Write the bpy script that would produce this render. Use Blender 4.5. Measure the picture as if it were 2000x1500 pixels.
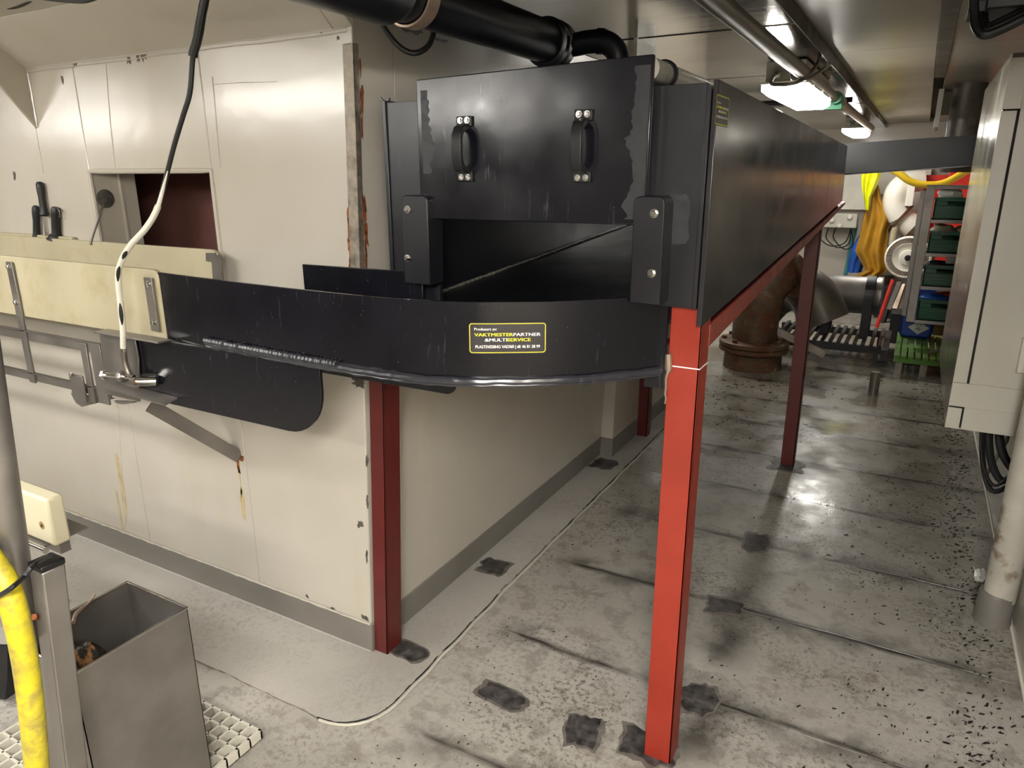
import bpy, bmesh, math, random
from math import radians, sin, cos, pi
from mathutils import Vector, Matrix, noise
random.seed(7)
for o in list(bpy.data.objects): bpy.data.objects.remove(o)
SC = bpy.context.scene
COL = SC.collection

# ------------------------------------------------------------------ camera
PITCH, ROLL, YAW, FPX, CAMH = radians(16.46), radians(-0.15), radians(29.10), 1391.5, 1.6
_f0 = Vector((-sin(YAW), cos(YAW), 0)); _r0 = Vector((cos(YAW), sin(YAW), 0)); _u0 = Vector((0, 0, 1))
_fw = _f0*cos(PITCH) - _u0*sin(PITCH); _up = _u0*cos(PITCH) + _f0*sin(PITCH)
CR = _r0*cos(ROLL) + _up*sin(ROLL); CU = _up*cos(ROLL) - _r0*sin(ROLL); CF = _fw
CPOS = Vector((0, 0, CAMH))
cam = bpy.data.cameras.new('camera'); cam.sensor_width = 36; cam.lens = FPX/2000*36; cam.clip_start = 0.02
camo = bpy.data.objects.new('camera', cam); COL.objects.link(camo)
m = Matrix((CR, CU, -CF)).transposed().to_4x4(); m.translation = CPOS; camo.matrix_world = m
SC.camera = camo

def at(px, py, ax, val):
    """world point seen at a photo position on the plane ax = val"""
    d = CR*((px-1000)/FPX) - CU*((py-750)/FPX) + CF
    i = 'xyz'.index(ax)
    return CPOS + d*((val-CPOS[i])/d[i])

# ------------------------------------------------------------------ world, exposure
w = bpy.data.worlds.new('world'); SC.world = w; w.use_nodes = True
w.node_tree.nodes['Background'].inputs[0].default_value = (0.8, 0.85, 1, 1)
w.node_tree.nodes['Background'].inputs[1].default_value = 0.0
SC.view_settings.view_transform = 'Standard'; SC.view_settings.look = 'None'
SC.view_settings.gamma = 1; SC.view_settings.use_curve_mapping = False
SC.view_settings.exposure = 0.62
SC.cycles.max_bounces = 5; SC.cycles.diffuse_bounces = 4; SC.cycles.glossy_bounces = 3; SC.cycles.use_light_tree = False
SC.cycles.caustics_reflective = False; SC.cycles.caustics_refractive = False
LAMP_STRENGTH = 34.0

# ------------------------------------------------------------------ materials
def lin(h):
    c = [int(h[i:i+2], 16)/255 for i in (0, 2, 4)]
    return tuple((x/12.92 if x <= .04045 else ((x+.055)/1.055)**2.4) for x in c) + (1,)

class NT:
    def __init__(s, name):
        s.m = bpy.data.materials.new(name); s.m.use_nodes = True
        s.t = s.m.node_tree; s.b = s.t.nodes['Principled BSDF']
    def n(s, typ, **kw):
        nd = s.t.nodes.new(typ)
        for k, v in kw.items():
            if k.startswith('i_'):
                k = k[2:]; k = int(k) if k.isdigit() else k
                if isinstance(v, bpy.types.NodeSocket): s.t.links.new(v, nd.inputs[k])
                else: nd.inputs[k].default_value = v
            else: setattr(nd, k, v)
        return nd
    def pos(s): return s.n('ShaderNodeNewGeometry').outputs['Position']
    def noise(s, scale, detail=4, rough=.55, vec=None):
        nd = s.n('ShaderNodeTexNoise', i_Scale=float(scale), i_Detail=float(detail), i_Roughness=rough)
        s.t.links.new(vec if vec else s.pos(), nd.inputs['Vector']); return nd.outputs[0]
    def math(s, op, a, b=0.0, c=0.0, clamp=False):
        return s.n('ShaderNodeMath', operation=op, use_clamp=clamp, i_0=a, i_1=b, i_2=c).outputs[0]
    def ramp(s, v, lo, hi, a=0.0, b=1.0):
        return s.n('ShaderNodeMapRange', i_0=v, i_1=lo, i_2=hi, i_3=a, i_4=b).outputs[0]
    def mix(s, f, a, b):
        nd = s.n('ShaderNodeMix', data_type='RGBA')
        for i, v in ((0, f), (6, a), (7, b)):
            if isinstance(v, bpy.types.NodeSocket): s.t.links.new(v, nd.inputs[i])
            else: nd.inputs[i].default_value = v
        return nd.outputs[2]
    def sep(s):
        return s.n('ShaderNodeSeparateXYZ', i_0=s.pos()).outputs
    def set(s, k, v):
        if isinstance(v, bpy.types.NodeSocket): s.t.links.new(v, s.b.inputs[k])
        else: s.b.inputs[k].default_value = v
    def bump(s, h, strength=.2, dist=.002):
        nd = s.n('ShaderNodeBump', i_Strength=strength, i_Distance=dist, i_Height=h)
        s.t.links.new(nd.outputs[0], s.b.inputs['Normal'])

def pm(name, col, rough=.5, metal=0.0, var=.12, scale=6, bump=.1, bscale=60, spots=None, rvar=.1, spec=None):
    t = NT(name); c = lin(col)
    n1 = t.noise(scale, 3)
    dark = tuple(x*(1-var*2.2) for x in c[:3])+(1,); light = tuple(min(1, x*(1+var*.9)) for x in c[:3])+(1,)
    colr = t.mix(t.ramp(n1, .3, .7), dark, light)
    if spots:
        for (sc, ss, lo, hi, amt) in spots:
            mk = t.ramp(t.noise(ss, 4, .65), lo, hi, 0, amt)
            colr = t.mix(mk, colr, lin(sc))
    t.set('Base Color', colr); t.set('Metallic', metal)
    lo, hi = max(.03, rough-rvar), min(1, rough+rvar)
    if rough >= .28: lo = max(lo, .285)
    else: hi = min(hi, .265)
    t.set('Roughness', t.ramp(n1, .3, .7, lo, hi))
    if spec is not None: t.set('Specular IOR Level', spec)
    if bump > .1: t.bump(t.noise(bscale, 4), bump)
    return t.m

def stretched(t, sx, sy, sz):
    return t.n('ShaderNodeVectorMath', operation='MULTIPLY', i_0=t.pos(), i_1=(sx, sy, sz)).outputs[0]

M = {}
def mk_wall():
    t = NT('cream_wall_paint')
    c = t.mix(t.ramp(t.noise(1.1, 5), .3, .7), lin('ABA497'), lin('B8B3A9'))
    # yellow-brown drip stains running down
    st = t.noise(1, 4, .5, stretched(t, 7, 7, .45))
    c = t.mix(t.ramp(st, .58, .90, 0, .30), c, lin('A8935E'))
    dirt = t.ramp(t.noise(28, 4, .7), .70, .80, 0, .4)
    c = t.mix(dirt, c, lin('8A8272'))
    t.set('Base Color', c)
    t.set('Roughness', .21); t.set('Specular IOR Level', .5)
    t.bump(t.math('ADD', t.noise(9, 3), t.math('MULTIPLY', t.noise(110, 3), .10)), .3, .004)
    return t.m
M['wall'] = mk_wall()
M['base'] = pm('grey_base_paint', '74706A', .45, var=.08, scale=4, spots=[('6E6556', 5, .6, .75, .5)])
M['backdrop'] = pm('dull_bulkhead_paint', '6E675A', .5, var=.2, scale=1.5)
M['brownroom'] = pm('brown_room', '6B443D', .7, var=.1)
def mk_floor(name, pad):
    t = NT(name); x, y, z = t.sep()
    c = t.mix(t.ramp(t.noise(1.3, 5), .3, .7), lin('98948C'), lin('AFABA4'))
    # worn blotches
    big = t.ramp(t.noise(2.1, 3), .40, .62)
    fine = t.ramp(t.noise(55, 4, .75), .50, .60)
    wear = t.math('MULTIPLY', big, fine)
    c = t.mix(t.math('MULTIPLY', wear, .3 if pad else .9), c, lin('5A534A'))
    if not pad:
        c = t.mix(t.math('MULTIPLY', t.ramp(t.noise(11, 6, .6), .52, .60), .38), c, lin('5C554C'))
        c = t.mix(t.math('MULTIPLY', t.ramp(t.noise(38, 5, .6), .58, .63), .45), c, lin('B0ABA2'))
    c = t.mix(t.ramp(t.noise(95, 4, .6), .64, .70, 0, .25 if pad else .6), c, lin('4A443E'))
    if not pad:
        # oily brown film away from the camera
        film = t.math('MULTIPLY', t.ramp(y, 2.0, 5.5, .15, .8), t.ramp(t.noise(1.7, 4), .32, .6))
        c = t.mix(film, c, lin('6C6350'))
        # dirt caught along the deck seams, every 0.553 m
        wob = t.math('MULTIPLY', t.math('SUBTRACT', t.noise(3.0, 4), .5), .07)
        yy = t.math('ADD', t.math('SUBTRACT', y, 1.39), wob)
        d = t.math('PINGPONG', yy, .2765)
        ln = t.ramp(d, .002, .026, 1, 0)
        brk = t.ramp(t.noise(2.6, 3), .32, .52)
        right = t.ramp(x, -1.18, -1.05)
        halo = t.math('MULTIPLY', t.ramp(d, .0, .11, .8, 0), t.ramp(t.noise(5, 4), .44, .60))
        sm = t.math('MULTIPLY', t.math('MAXIMUM', t.math('MULTIPLY', ln, brk), halo), right, clamp=True)
        c = t.mix(t.math('MULTIPLY', sm, 1.0), c, lin('2A2420'))
        # drip line of grime under the hopper edge, with stand shadow painted in
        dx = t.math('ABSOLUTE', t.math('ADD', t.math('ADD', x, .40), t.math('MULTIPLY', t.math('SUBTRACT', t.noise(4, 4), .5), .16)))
        drip_shade = t.math('MULTIPLY', t.ramp(dx, .01, .13, 1, 0), t.ramp(t.noise(2.2, 5), .34, .56))
        drip_shade = t.math('MULTIPLY', drip_shade, t.math('MULTIPLY', t.ramp(y, 1.55, 1.75), t.ramp(y, 3.2, 2.7)))
        c = t.mix(t.math('MULTIPLY', drip_shade, .8), c, lin('2A2522'))
        # rust
        rust = t.ramp(t.noise(3.4, 5), .67, .75, 0, .5)
        c = t.mix(rust, c, lin('6A4630'))
    t.set('Base Color', c)
    if pad: t.set('Roughness', t.ramp(t.noise(4, 4), .3, .7, .38, .55))
    else:
        wet = t.math('MULTIPLY', t.ramp(y, 1.6, 4.6), t.ramp(t.noise(1.9, 3), .35, .6))
        r = t.math('SUBTRACT', t.ramp(t.noise(7, 5), .3, .7, .36, .55), t.math('MULTIPLY', wet, .3))
        t.set('Roughness', t.math('MAXIMUM', r, .06))
    t.set('Specular IOR Level', .6)
    t.bump(t.math('ADD', t.noise(14, 3), t.math('MULTIPLY', t.noise(90, 4), .3)), .35, .004)
    return t.m
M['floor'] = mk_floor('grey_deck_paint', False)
M['pad'] = mk_floor('grey_deck_pad_paint', True)
def mk_ceil():
    t = NT('glossy_ceiling_panel')
    c = t.mix(t.ramp(t.noise(1, 5, .6, stretched(t, 1.2, 9, 4)), .3, .7), lin('7F7A6E'), lin('989285'))
    t.set('Base Color', c); t.set('Metallic', .75)
    t.set('Roughness', t.ramp(t.noise(1.5, 3), .3, .7, .10, .19))
    t.bump(t.noise(1, 3, .5, stretched(t, 3, 26, 4)), .12, .004)
    return t.m
M['ceil'] = mk_ceil()
M['ceildull'] = pm('dull_ceiling_panel', '8F897B', .34, .25, var=.06, scale=2, bump=.08, bscale=20)
M['batten'] = pm('ceiling_batten', '4E483E', .5, .2, spots=[('2A2420', 9, .55, .7, .7)])
def mk_black(name, col, r, scr=.5, spec=.42):
    t = NT(name)
    c = t.mix(t.ramp(t.noise(5, 5), .3, .7), lin(col), tuple(x*1.7 for x in lin(col)[:3])+(1,))
    s1 = t.ramp(t.noise(1, 4, .8, stretched(t, 60, 60, 6)), .60, .75, 0, scr)
    c = t.mix(t.math('MULTIPLY', s1, t.ramp(t.noise(4, 4), .45, .65)), c, lin('6A6870'))
    sp = t.ramp(t.noise(170, 2), .74, .78, 0, scr)
    c = t.mix(sp, c, lin('8A8890'))
    t.set('Base Color', c)
    t.set('Roughness', t.ramp(t.noise(6, 5), .3, .7, max(r-.05, .285) if r >= .28 else r-.05, r+.10 if r >= .28 else min(r+.1, .265))); t.set('Specular IOR Level', spec)
    t.bump(t.noise(10, 3), .08, .004)
    return t.m
M['black'] = mk_black('black_plastic_sheet', '0D0D12', .17, .5)
M['blackdull'] = mk_black('dull_black_plastic', '131317', .31, .15, .45)
M['blackside'] = mk_black('satin_black_plastic', '17161A', .20, .15, .95)
M['blackpipe'] = mk_black('black_plastic_pipe', '0E0F14', .30, .15)
M['weld'] = mk_black('plastic_weld_bead', '26262B', .2, .6)
M['weldwet'] = pm('wet_plastic_weld', '8A877E', .2, var=.35, scale=120)
M['rubber'] = pm('black_rubber', '0F0F11', .5, var=.1)
M['scuff'] = pm('scuffed_plastic', '222226', .5, var=.25, scale=60)
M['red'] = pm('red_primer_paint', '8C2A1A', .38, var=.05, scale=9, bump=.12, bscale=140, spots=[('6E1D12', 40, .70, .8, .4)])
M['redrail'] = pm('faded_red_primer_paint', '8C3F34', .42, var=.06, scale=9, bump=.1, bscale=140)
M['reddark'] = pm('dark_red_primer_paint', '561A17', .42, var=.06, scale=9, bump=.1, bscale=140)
M['steel'] = pm('stainless_steel', '8B8681', .38, .75, var=.1, scale=7, bump=.06, bscale=90, spots=[('7A7266', 14, .62, .75, .4)])
M['chrome'] = pm('bright_steel', 'D8D6D2', .2, 1, var=.04)
M['pe'] = pm('cream_polyethylene', 'ABA287', .5, var=.05, scale=4, bump=.1, bscale=30, spots=[('8A7A4A', 7, .52, .74, .4)])
M['peblock'] = pm('ivory_polyethylene_block', 'D2CAAD', .45, var=.03, scale=5)
M['cab'] = pm('light_grey_cabinet_enamel', 'C8C4B7', .32, 0, var=.03, scale=3, bump=.06, bscale=70, spots=[('5A564C', 30, .74, .78, .6)])
M['cabside'] = pm('polished_cabinet_side', 'A29C8C', .2, .55, var=.08, scale=3, bump=.05, bscale=8)
M['dark'] = pm('dark_gap', '14120F', .8, var=.05)
M['pipe_steel'] = pm('grey_conduit_steel', '7C756B', .38, .6, var=.2, scale=12)
M['pipe_white'] = pm('white_painted_pipe', 'BDB8AC', .35, var=.08, scale=8, spots=[('6E5436', 6, .60, .68, .85)])
M['rustpipe'] = pm('rusty_cast_iron', '5E4833', .6, .15, var=.3, scale=7, bump=.5, bscale=25, spots=[('5A2A14', 9, .46, .62, .8), ('9A8C70', 6, .60, .72, .6)])
M['bendsteel'] = pm('dull_stained_steel', '5E564C', .45, .35, var=.2, scale=5)
M['stubpipe'] = pm('stained_grey_pipe', '6A6056', .45, .3, var=.35, scale=5, spots=[('3A2E24', 5, .52, .62, .7)])
M['rust'] = pm('rust_stain', '84491F', .8, var=.45, scale=60)
M['ruststain'] = pm('pale_rust_stain', 'B3A27C', .4, var=.12, scale=30)
M['chip'] = pm('bare_metal_chip', '4E4A44', .55, var=.3, scale=60)
M['rawsteel'] = pm('raw_steel_trim', '8C8376', .5, .5, var=.25, scale=40, spots=[('6B4A2C', 14, .60, .72, .6)])
M['patch'] = pm('worn_deck_patch', '4E4A49', .5, .1, var=.35, scale=30, bump=.5, bscale=60, spots=[('2A2726', 18, .5, .65, .7)])
M['patchrim'] = pm('worn_deck_patch_rim', '6A645E', .5, var=.2, scale=30)
M['flake'] = pm('wet_dark_scrap', '14120F', .35, var=.3, scale=80)
M['clampbrown'] = pm('tarnished_clamp_steel', 'A08C7C', .4, .6, var=.1)
M['yellow'] = pm('yellow_hose_rubber', 'C2B320', .45, var=.06, scale=8, spots=[('7E7040', 26, .44, .66, .7)])
M['yellowfar'] = pm('yellow_hose', 'E5BE2A', .4, var=.05)
M['yellowtext'] = pm('yellow_print', 'E6DE2C', .5, var=.02)
M['whitetext'] = pm('white_print', 'E8E6E0', .5, var=.02)
M['sticker'] = pm('black_sticker', '2B2728', .35, var=.04)
M['white'] = pm('white_plastic', 'E4DFD2', .45, var=.05, spots=[('A79A80', 12, .62, .75, .5)])
M['tape'] = pm('white_cable_tape', 'DDD8CB', .5, var=.05)
M['oilyellow'] = pm('ochre_oilskin', 'B0801F', .45, var=.15, scale=5, bump=.3, bscale=12)
M['hivis'] = pm('neon_yellow_oilskin', 'D8DC10', .4, var=.1, scale=6, bump=.4, bscale=14)
M['blue'] = pm('blue_plastic', '1F45A8', .4, var=.08)
M['bluecloth'] = pm('blue_oilskin', '2358B0', .45, var=.15, bump=.3, bscale=12)
M['green'] = pm('green_crate_plastic', '0F5A3C', .4, var=.12, spots=[('7A8A72', 30, .7, .78, .5)])
M['greenmat'] = pm('green_plastic_slat', '4C7A1E', .45, var=.15, scale=9, spots=[('A8A060', 12, .55, .7, .5)])
M['bright_red'] = pm('bright_red_enamel', 'C4281C', .4, var=.06)
M['greenclip'] = pm('green_pipe_clip', '2E9A6E', .5)
M['grate'] = pm('pale_grp_grating', 'BDB9AC', .5, var=.06)
M['cardboard'] = pm('cardboard', '9C7C4E', .8)
M['fish'] = pm('fish_waste', '2A2520', .3, var=.3, scale=30, bump=.6, bscale=40, spots=[('A87A4C', 26, .52, .6, .9), ('9AA0A0', 34, .62, .68, .7)])
M['paper'] = pm('white_paper', 'E8E6E0', .8, var=.02)
M['copper'] = pm('copper_end', 'A8643C', .35, .8)
M['teal'] = pm('teal_hose', '3C8288', .45)
def mk_diffuser(k=1.0):
    t = NT('lit_lamp_diffuser'); t.set('Base Color', (.9, .9, .88, 1))
    t.set('Emission Color', (1, .965, .90, 1)); t.set('Emission Strength', LAMP_STRENGTH*k)
    return t.m
M['diff'] = mk_diffuser(); M['diff_new'] = mk_diffuser(2.3)
M['lampbody'] = pm('lamp_housing', 'B9B5A8', .4)

# ------------------------------------------------------------------ mesh builder
class MB:
    def __init__(s): s.v = []; s.f = []
    def add(s, vs, fs):
        k = len(s.v); s.v += [Vector(p) for p in vs]; s.f += [tuple(i+k for i in f) for f in fs]; return s
    def box(s, x0, x1, y0, y1, z0, z1):
        return s.add([(x0,y0,z0),(x1,y0,z0),(x1,y1,z0),(x0,y1,z0),(x0,y0,z1),(x1,y0,z1),(x1,y1,z1),(x0,y1,z1)],
                     [(0,3,2,1),(4,5,6,7),(0,1,5,4),(1,2,6,5),(2,3,7,6),(3,0,4,7)])
    def prism(s, pts, ext):
        n = len(pts); e = Vector(ext); a = [Vector(p) for p in pts]
        return s.add(a+[p+e for p in a], [tuple(range(n)), tuple(range(2*n-1, n-1, -1))] + [(i, (i+1) % n, (i+1) % n+n, i+n) for i in range(n)])
    def bar(s, a, b, w, h, up=(0, 0, 1)):
        a = Vector(a); b = Vector(b); d = (b-a).normalized(); r = d.cross(Vector(up)).normalized(); u = r.cross(d)
        p = [a+r*i*w/2+u*j*h/2 for i, j in ((-1,-1),(1,-1),(1,1),(-1,1))]
        return s.prism(p, b-a)
    def tube(s, pts, r, n=14, cap=True):
        pts = [Vector(p) for p in pts]; m = len(pts); rr = r if isinstance(r, (list, tuple)) else [r]*m
        t0 = (pts[1]-pts[0]).normalized(); a = Vector((0, 0, 1)) if abs(t0.z) < .9 else Vector((1, 0, 0))
        u = t0.cross(a).normalized(); vs = []
        for i, p in enumerate(pts):
            t = ((pts[min(i+1, m-1)]-p).normalized() + (p-pts[max(i-1, 0)]).normalized())
            t = t.normalized() if t.length > 1e-6 else t0
            u = (u - t*u.dot(t)).normalized(); v = t.cross(u)
            for k in range(n):
                q = 2*pi*k/n; vs.append(p + (u*cos(q)+v*sin(q))*rr[i])
        fs = [(i*n+k, i*n+(k+1) % n, (i+1)*n+(k+1) % n, (i+1)*n+k) for i in range(m-1) for k in range(n)]
        if cap: fs += [tuple(range(n)), tuple(range(m*n-1, (m-1)*n-1, -1))]
        return s.add(vs, fs)
    def lathe(s, prof, org, axis=(0, 0, 1), n=28):
        ax = Vector(axis).normalized(); a = Vector((0, 0, 1)) if abs(ax.z) < .9 else Vector((1, 0, 0))
        u = ax.cross(a).normalized(); v = ax.cross(u); o = Vector(org); vs = []; m = len(prof)
        for r, h in prof:
            for k in range(n):
                q = 2*pi*k/n; vs.append(o+ax*h+(u*cos(q)+v*sin(q))*max(r, 1e-4))
        fs = [(i*n+k, i*n+(k+1) % n, (i+1)*n+(k+1) % n, (i+1)*n+k) for i in range(m-1) for k in range(n)]
        fs += [tuple(range(n)), tuple(range(m*n-1, (m-1)*n-1, -1))]
        return s.add(vs, fs)
    def mesh(s, name, mat, smooth=35):
        me = bpy.data.meshes.new(name)
        me.from_pydata([tuple(p) for p in s.v], [], s.f)
        bm = bmesh.new(); bm.from_mesh(me); bmesh.ops.recalc_face_normals(bm, faces=bm.faces); bm.to_mesh(me); bm.free()
        me.materials.append(M[mat])
        if smooth:
            for p in me.polygons: p.use_smooth = True
            me.set_sharp_from_angle(angle=radians(smooth))
        return me
    def build(s, name, mat, parent=None, bevel=0, smooth=35):
        o = bpy.data.objects.new(name, s.mesh(name, mat, smooth)); COL.objects.link(o)
        attach(o, parent)
        if bevel:
            b = o.modifiers.new('bevel', 'BEVEL'); b.width = bevel; b.segments = 2; b.limit_method = 'ANGLE'; b.angle_limit = radians(40)
        return o

WLOC = {}
def attach(o, parent, wloc=(0, 0, 0)):
    """place o at world location wloc under parent (parents carry translation only)"""
    wl = Vector(wloc); WLOC[o.name] = wl
    if parent:
        o.parent = parent; o.location = wl - WLOC[parent.name]
    else: o.location = wl
def place(mesh, name, loc, parent=None, rot=None, scale=None):
    o = bpy.data.objects.new(name, mesh); COL.objects.link(o); attach(o, parent, loc)
    if rot is not None: o.rotation_euler = rot
    if scale is not None: o.scale = scale
    return o
def tag(o, label, cat, group=None):
    o['label'] = label; o['category'] = cat
    if group: o['group'] = group
    return o
def thing(name, label, cat, loc=(0, 0, 0), group=None):
    o = bpy.data.objects.new(name, None); COL.objects.link(o); o.empty_display_size = .05
    attach(o, None, loc); return tag(o, label, cat, group)
def struct(o): o['kind'] = 'structure'; return o
def box(name, mat, parent, x0, x1, y0, y1, z0, z1, bevel=0):
    return MB().box(x0, x1, y0, y1, z0, z1).build(name, mat, parent, bevel)
def pxplate(name, mat, parent, pts, y, th, bevel=0):
    """flat plate in the plane Y = y, outline given, thickness th backwards"""
    return MB().prism([at(a, b, 'y', y) for a, b in pts], (0, th, 0)).build(name, mat, parent, bevel)
def catmull(P, n=10):
    P = [Vector(p) for p in P]; out = []
    for i in range(len(P)-1):
        a, b, c, d = P[max(i-1, 0)], P[i], P[i+1], P[min(i+2, len(P)-1)]
        for k in range(n):
            t = k/n
            out.append(.5*((2*b)+(c-a)*t+(2*a-5*b+4*c-d)*t*t+(3*b-a-3*c+d)*t**3))
    return out+[P[-1]]
def roundrect(x0, x1, z0, z1, r, n=5, corners=(1, 1, 1, 1)):
    """2-D outline, corners: bl, br, tr, tl"""
    out = []
    for i, (cx, cz, a0) in enumerate(((x0, z0, pi), (x1, z0, 1.5*pi), (x1, z1, 0), (x0, z1, .5*pi))):
        if not corners[i]: out.append((cx, cz)); continue
        ox = cx+(r if cx == x0 else -r); oz = cz+(r if cz == z0 else -r)
        for k in range(n+1):
            a = a0+(pi/2)*k/n; out.append((ox+r*cos(a), oz+r*sin(a)))
    return out
_bolt = None
def bolt(parent, p, ax='y', r=.009, mat='chrome', name='bolt', h=.007):
    """hex bolt head with washer; ax is the axis it is driven along (head towards -ax)"""
    key = (mat, r, h)
    if key not in bolt.cache:
        b = MB(); b.lathe([(r*1.25, 0), (r*1.25, -.0016)], (0, 0, 0), (0, 1, 0), 14)
        b.lathe([(r*.9, -.0016), (r*.9, -h), (r*.7, -h*1.15)], (0, 0, 0), (0, 1, 0), 6)
        bolt.cache[key] = b.mesh('bolt', mat, 25)
    o = place(bolt.cache[key], name, p, parent)
    if ax == 'x': o.rotation_euler = (0, 0, radians(90))
    if ax == 'z': o.rotation_euler = (radians(-90), 0, 0)
    return o
bolt.cache = {}

# ================================================================== THE ROOM
YF, XS, LEAN = 1.615, -1.46, .04          # front wall plane, side wall foot, its slight lean
def xs(z): return XS+LEAN*z
ZC, ZC2 = 2.10, 2.15
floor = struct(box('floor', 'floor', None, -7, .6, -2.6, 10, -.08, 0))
# raised plate along the box wall with rounded corner
pts = [(-7, 1.285), (-1.40, 1.285)]
for k in range(1, 9):
    a = -pi/2+(pi/2)*k/8; pts.append((-1.40+.165*cos(a), 1.45+.165*sin(a)))
pts += [(-1.25, 2.2), (-1.265, 5.0), (-1.6, 5.0), (-1.6, 1.7), (-7, 1.7)]
MB().prism([(a, b, 0) for a, b in pts], (0, 0, .006)).build('floor_plate', 'pad', floor)
# weld seam and dark gap along the plate edge
edge = [Vector((a, b, .004)) for a, b in pts[:13]]
def resample(P, step):
    out = []
    for a, b in zip(P, P[1:]):
        n = max(1, int((b-a).length/step))
        out += [a+(b-a)*k/n for k in range(n)]
    return out+[P[-1]]
E2 = resample(edge[1:], .02)
E2 = [p+Vector((noise.noise(p*9)*.006, noise.noise(p*9+Vector((5, 0, 0)))*.006, 0)) for p in E2]
MB().tube(E2, [.0022+.0016*noise.noise(p*30) for p in E2], 6).build('edge_gap', 'dark', floor)
E3 = [p+Vector((.011, -.004, -.001)) for p in E2]
MB().tube(E3, .0045, 6).build('weld_seam', 'grate', floor)
E4 = resample([edge[0]+Vector((4.2, 0, 0)), edge[1]], .03)
MB().tube([p+Vector((0, noise.noise(p*7)*.01, 0)) for p in E4], [.002+.002*abs(noise.noise(p*14)) for p in E4], 6).build('edge_gap', 'rawsteel', floor)
# deck weld beads
for yy in (1.39, 1.943, 2.496, 3.049, 3.602, 4.155, 5.26):
    q = resample([Vector((-1.15, yy, 0)), Vector((.48, yy, 0))], .04)
    q = [p+Vector((0, noise.noise(p*2.3)*.016, -.001)) for p in q]
    MB().tube(q, [.0022+.0015*noise.noise(p*12) for p in q], 6).build('deck_seam', 'floor', floor)
# worn patches where brackets once stood
def blob(cx, cy, lx, ly, rot, jag, seed, z=.0012, k=26):
    out = []
    for i in range(k):
        a = 2*pi*i/k; c, s_ = cos(a), sin(a)
        e = (abs(c)**5+abs(s_)**5)**(-1/5)
        e *= 1+jag*noise.noise(Vector((c*2.2, s_*2.2, seed)))
        x, y = c*e*lx/2, s_*e*ly/2
        out.append((cx+x*cos(rot)-y*sin(rot), cy+x*sin(rot)+y*cos(rot), z))
    return out
for i, (x, y, lx, ly, r, j) in enumerate([(-1.345, 1.673, .13, .075, -.1, .15), (-1.365, 2.292, .11, .10, .1, .35), (-1.377, 3.556, .12, .13, 0, .3),
        (-.954, 1.641, .155, .075, -.08, .2), (-.664, 1.628, .10, .11, .2, .5), (-.445, 2.485, .12, .10, .2, .4), (-.40, 1.93, .10, .13, .1, .4), (-.475, 1.665, .14, .11, .1, .5), (-.44, 3.05, .10, .16, .1, .4), (-.46, 4.05, .16, .16, 0, .4)]):
    zz = .0068 if x < -1.2 else .001
    MB().prism(blob(x, y, lx*1.18, ly*1.2, r, j, i, zz), (0, 0, .0008)).build('worn_patch_rim', 'patchrim', floor)
    MB().prism(blob(x, y, lx, ly, r, j, i+.3, zz+.0008), (0, 0, .0012)).build('worn_patch', 'patch', floor)

# front wall with its hatch opening
WT = .175
OX0, OX1, OZ0, OZ1 = -2.652, -1.998, 1.15, 1.611
wf = MB()
wf.box(-7, OX0, YF, YF+WT, 0, ZC)
wf.box(OX0, OX1, YF, YF+WT, OZ1, ZC)
wf.box(OX0, OX1, YF, YF+WT, 0, OZ0)
wf.prism([(OX1, YF, 0), (XS, YF, 0), (xs(ZC), YF, ZC), (OX1, YF, ZC)], (0, WT, 0))
wall_front = struct(wf.build('wall_front', 'wall', None, .004))
# rounded lip round the hatch
lip = [Vector((OX0, YF, OZ0)), Vector((OX0, YF, OZ1)), Vector((OX1, YF, OZ1)), Vector((OX1, YF, OZ0))]
MB().tube(resample(lip, .05), .009, 8).build('hatch_lip', 'wall', wall_front)
MB().bar((OX0+.006, YF+.105, OZ0), (OX0+.006, YF+.105, OZ1), .012, .006, (0, 1, 0)).build('reveal_seam', 'wall', wall_front)
room = MB().box(-4.2, -1.6, 2.05, 2.09, .6, 2.1).box(-4.2, -1.6, YF+WT, 3.2, .55, .6).box(-4.25, -4.2, YF+WT, 3.25, .55, 2.1).box(-4.2, -1.6, YF+WT, 3.25, 2.05, 2.1)
struct(room.build('wall_inner_room', 'brownroom', None))
# plate weld seams of the front wall
def wall_weld(pl, r=.0035, mat='wall'):
    r *= .6
    q = resample([Vector(p) for p in pl], .02)
    q = [p+Vector((noise.noise(p*6)*.004, 0, noise.noise(p*6+Vector((3, 3, 3)))*.004)) for p in q]
    MB().tube(q, [r*(1+.5*noise.noise(p*25)) for p in q], 6).build('weld_seam', mat, wall_front)
wall_weld([at(205, 122, 'y', YF), at(225, 330, 'y', YF)], .004)
wall_weld([(-2.95, YF, 1.60), (-2.95, YF, 1.78)], .005)
wall_weld([at(415, 150, 'y', YF), at(430, 330, 'y', YF)], .003)
wall_weld([at(230, 790, 'y', YF), at(247, 1040, 'y', YF)], .003)
wall_weld([at(420, 165, 'y', YF), at(540, 158, 'y', YF)], .002)
wall_weld([(-7, YF, 1.975), (-1.40, YF, 1.975)], .007)
wall_weld([(-7, YF-.004, 1.962), (-1.40, YF-.004, 1.962)], .003)
# sloping haunch between wall and ceiling
hx1 = xs(2.0)
MB().prism([(-7, YF, 1.975), (-7, 1.45, ZC), (-7, YF, ZC)], (7+hx1, 0, 0)).build('haunch', 'wall', wall_front, .003)
wall_weld([at(650, 57, 'y', YF-.01), at(625, 19, 'y', YF-.11)], .003)
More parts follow.
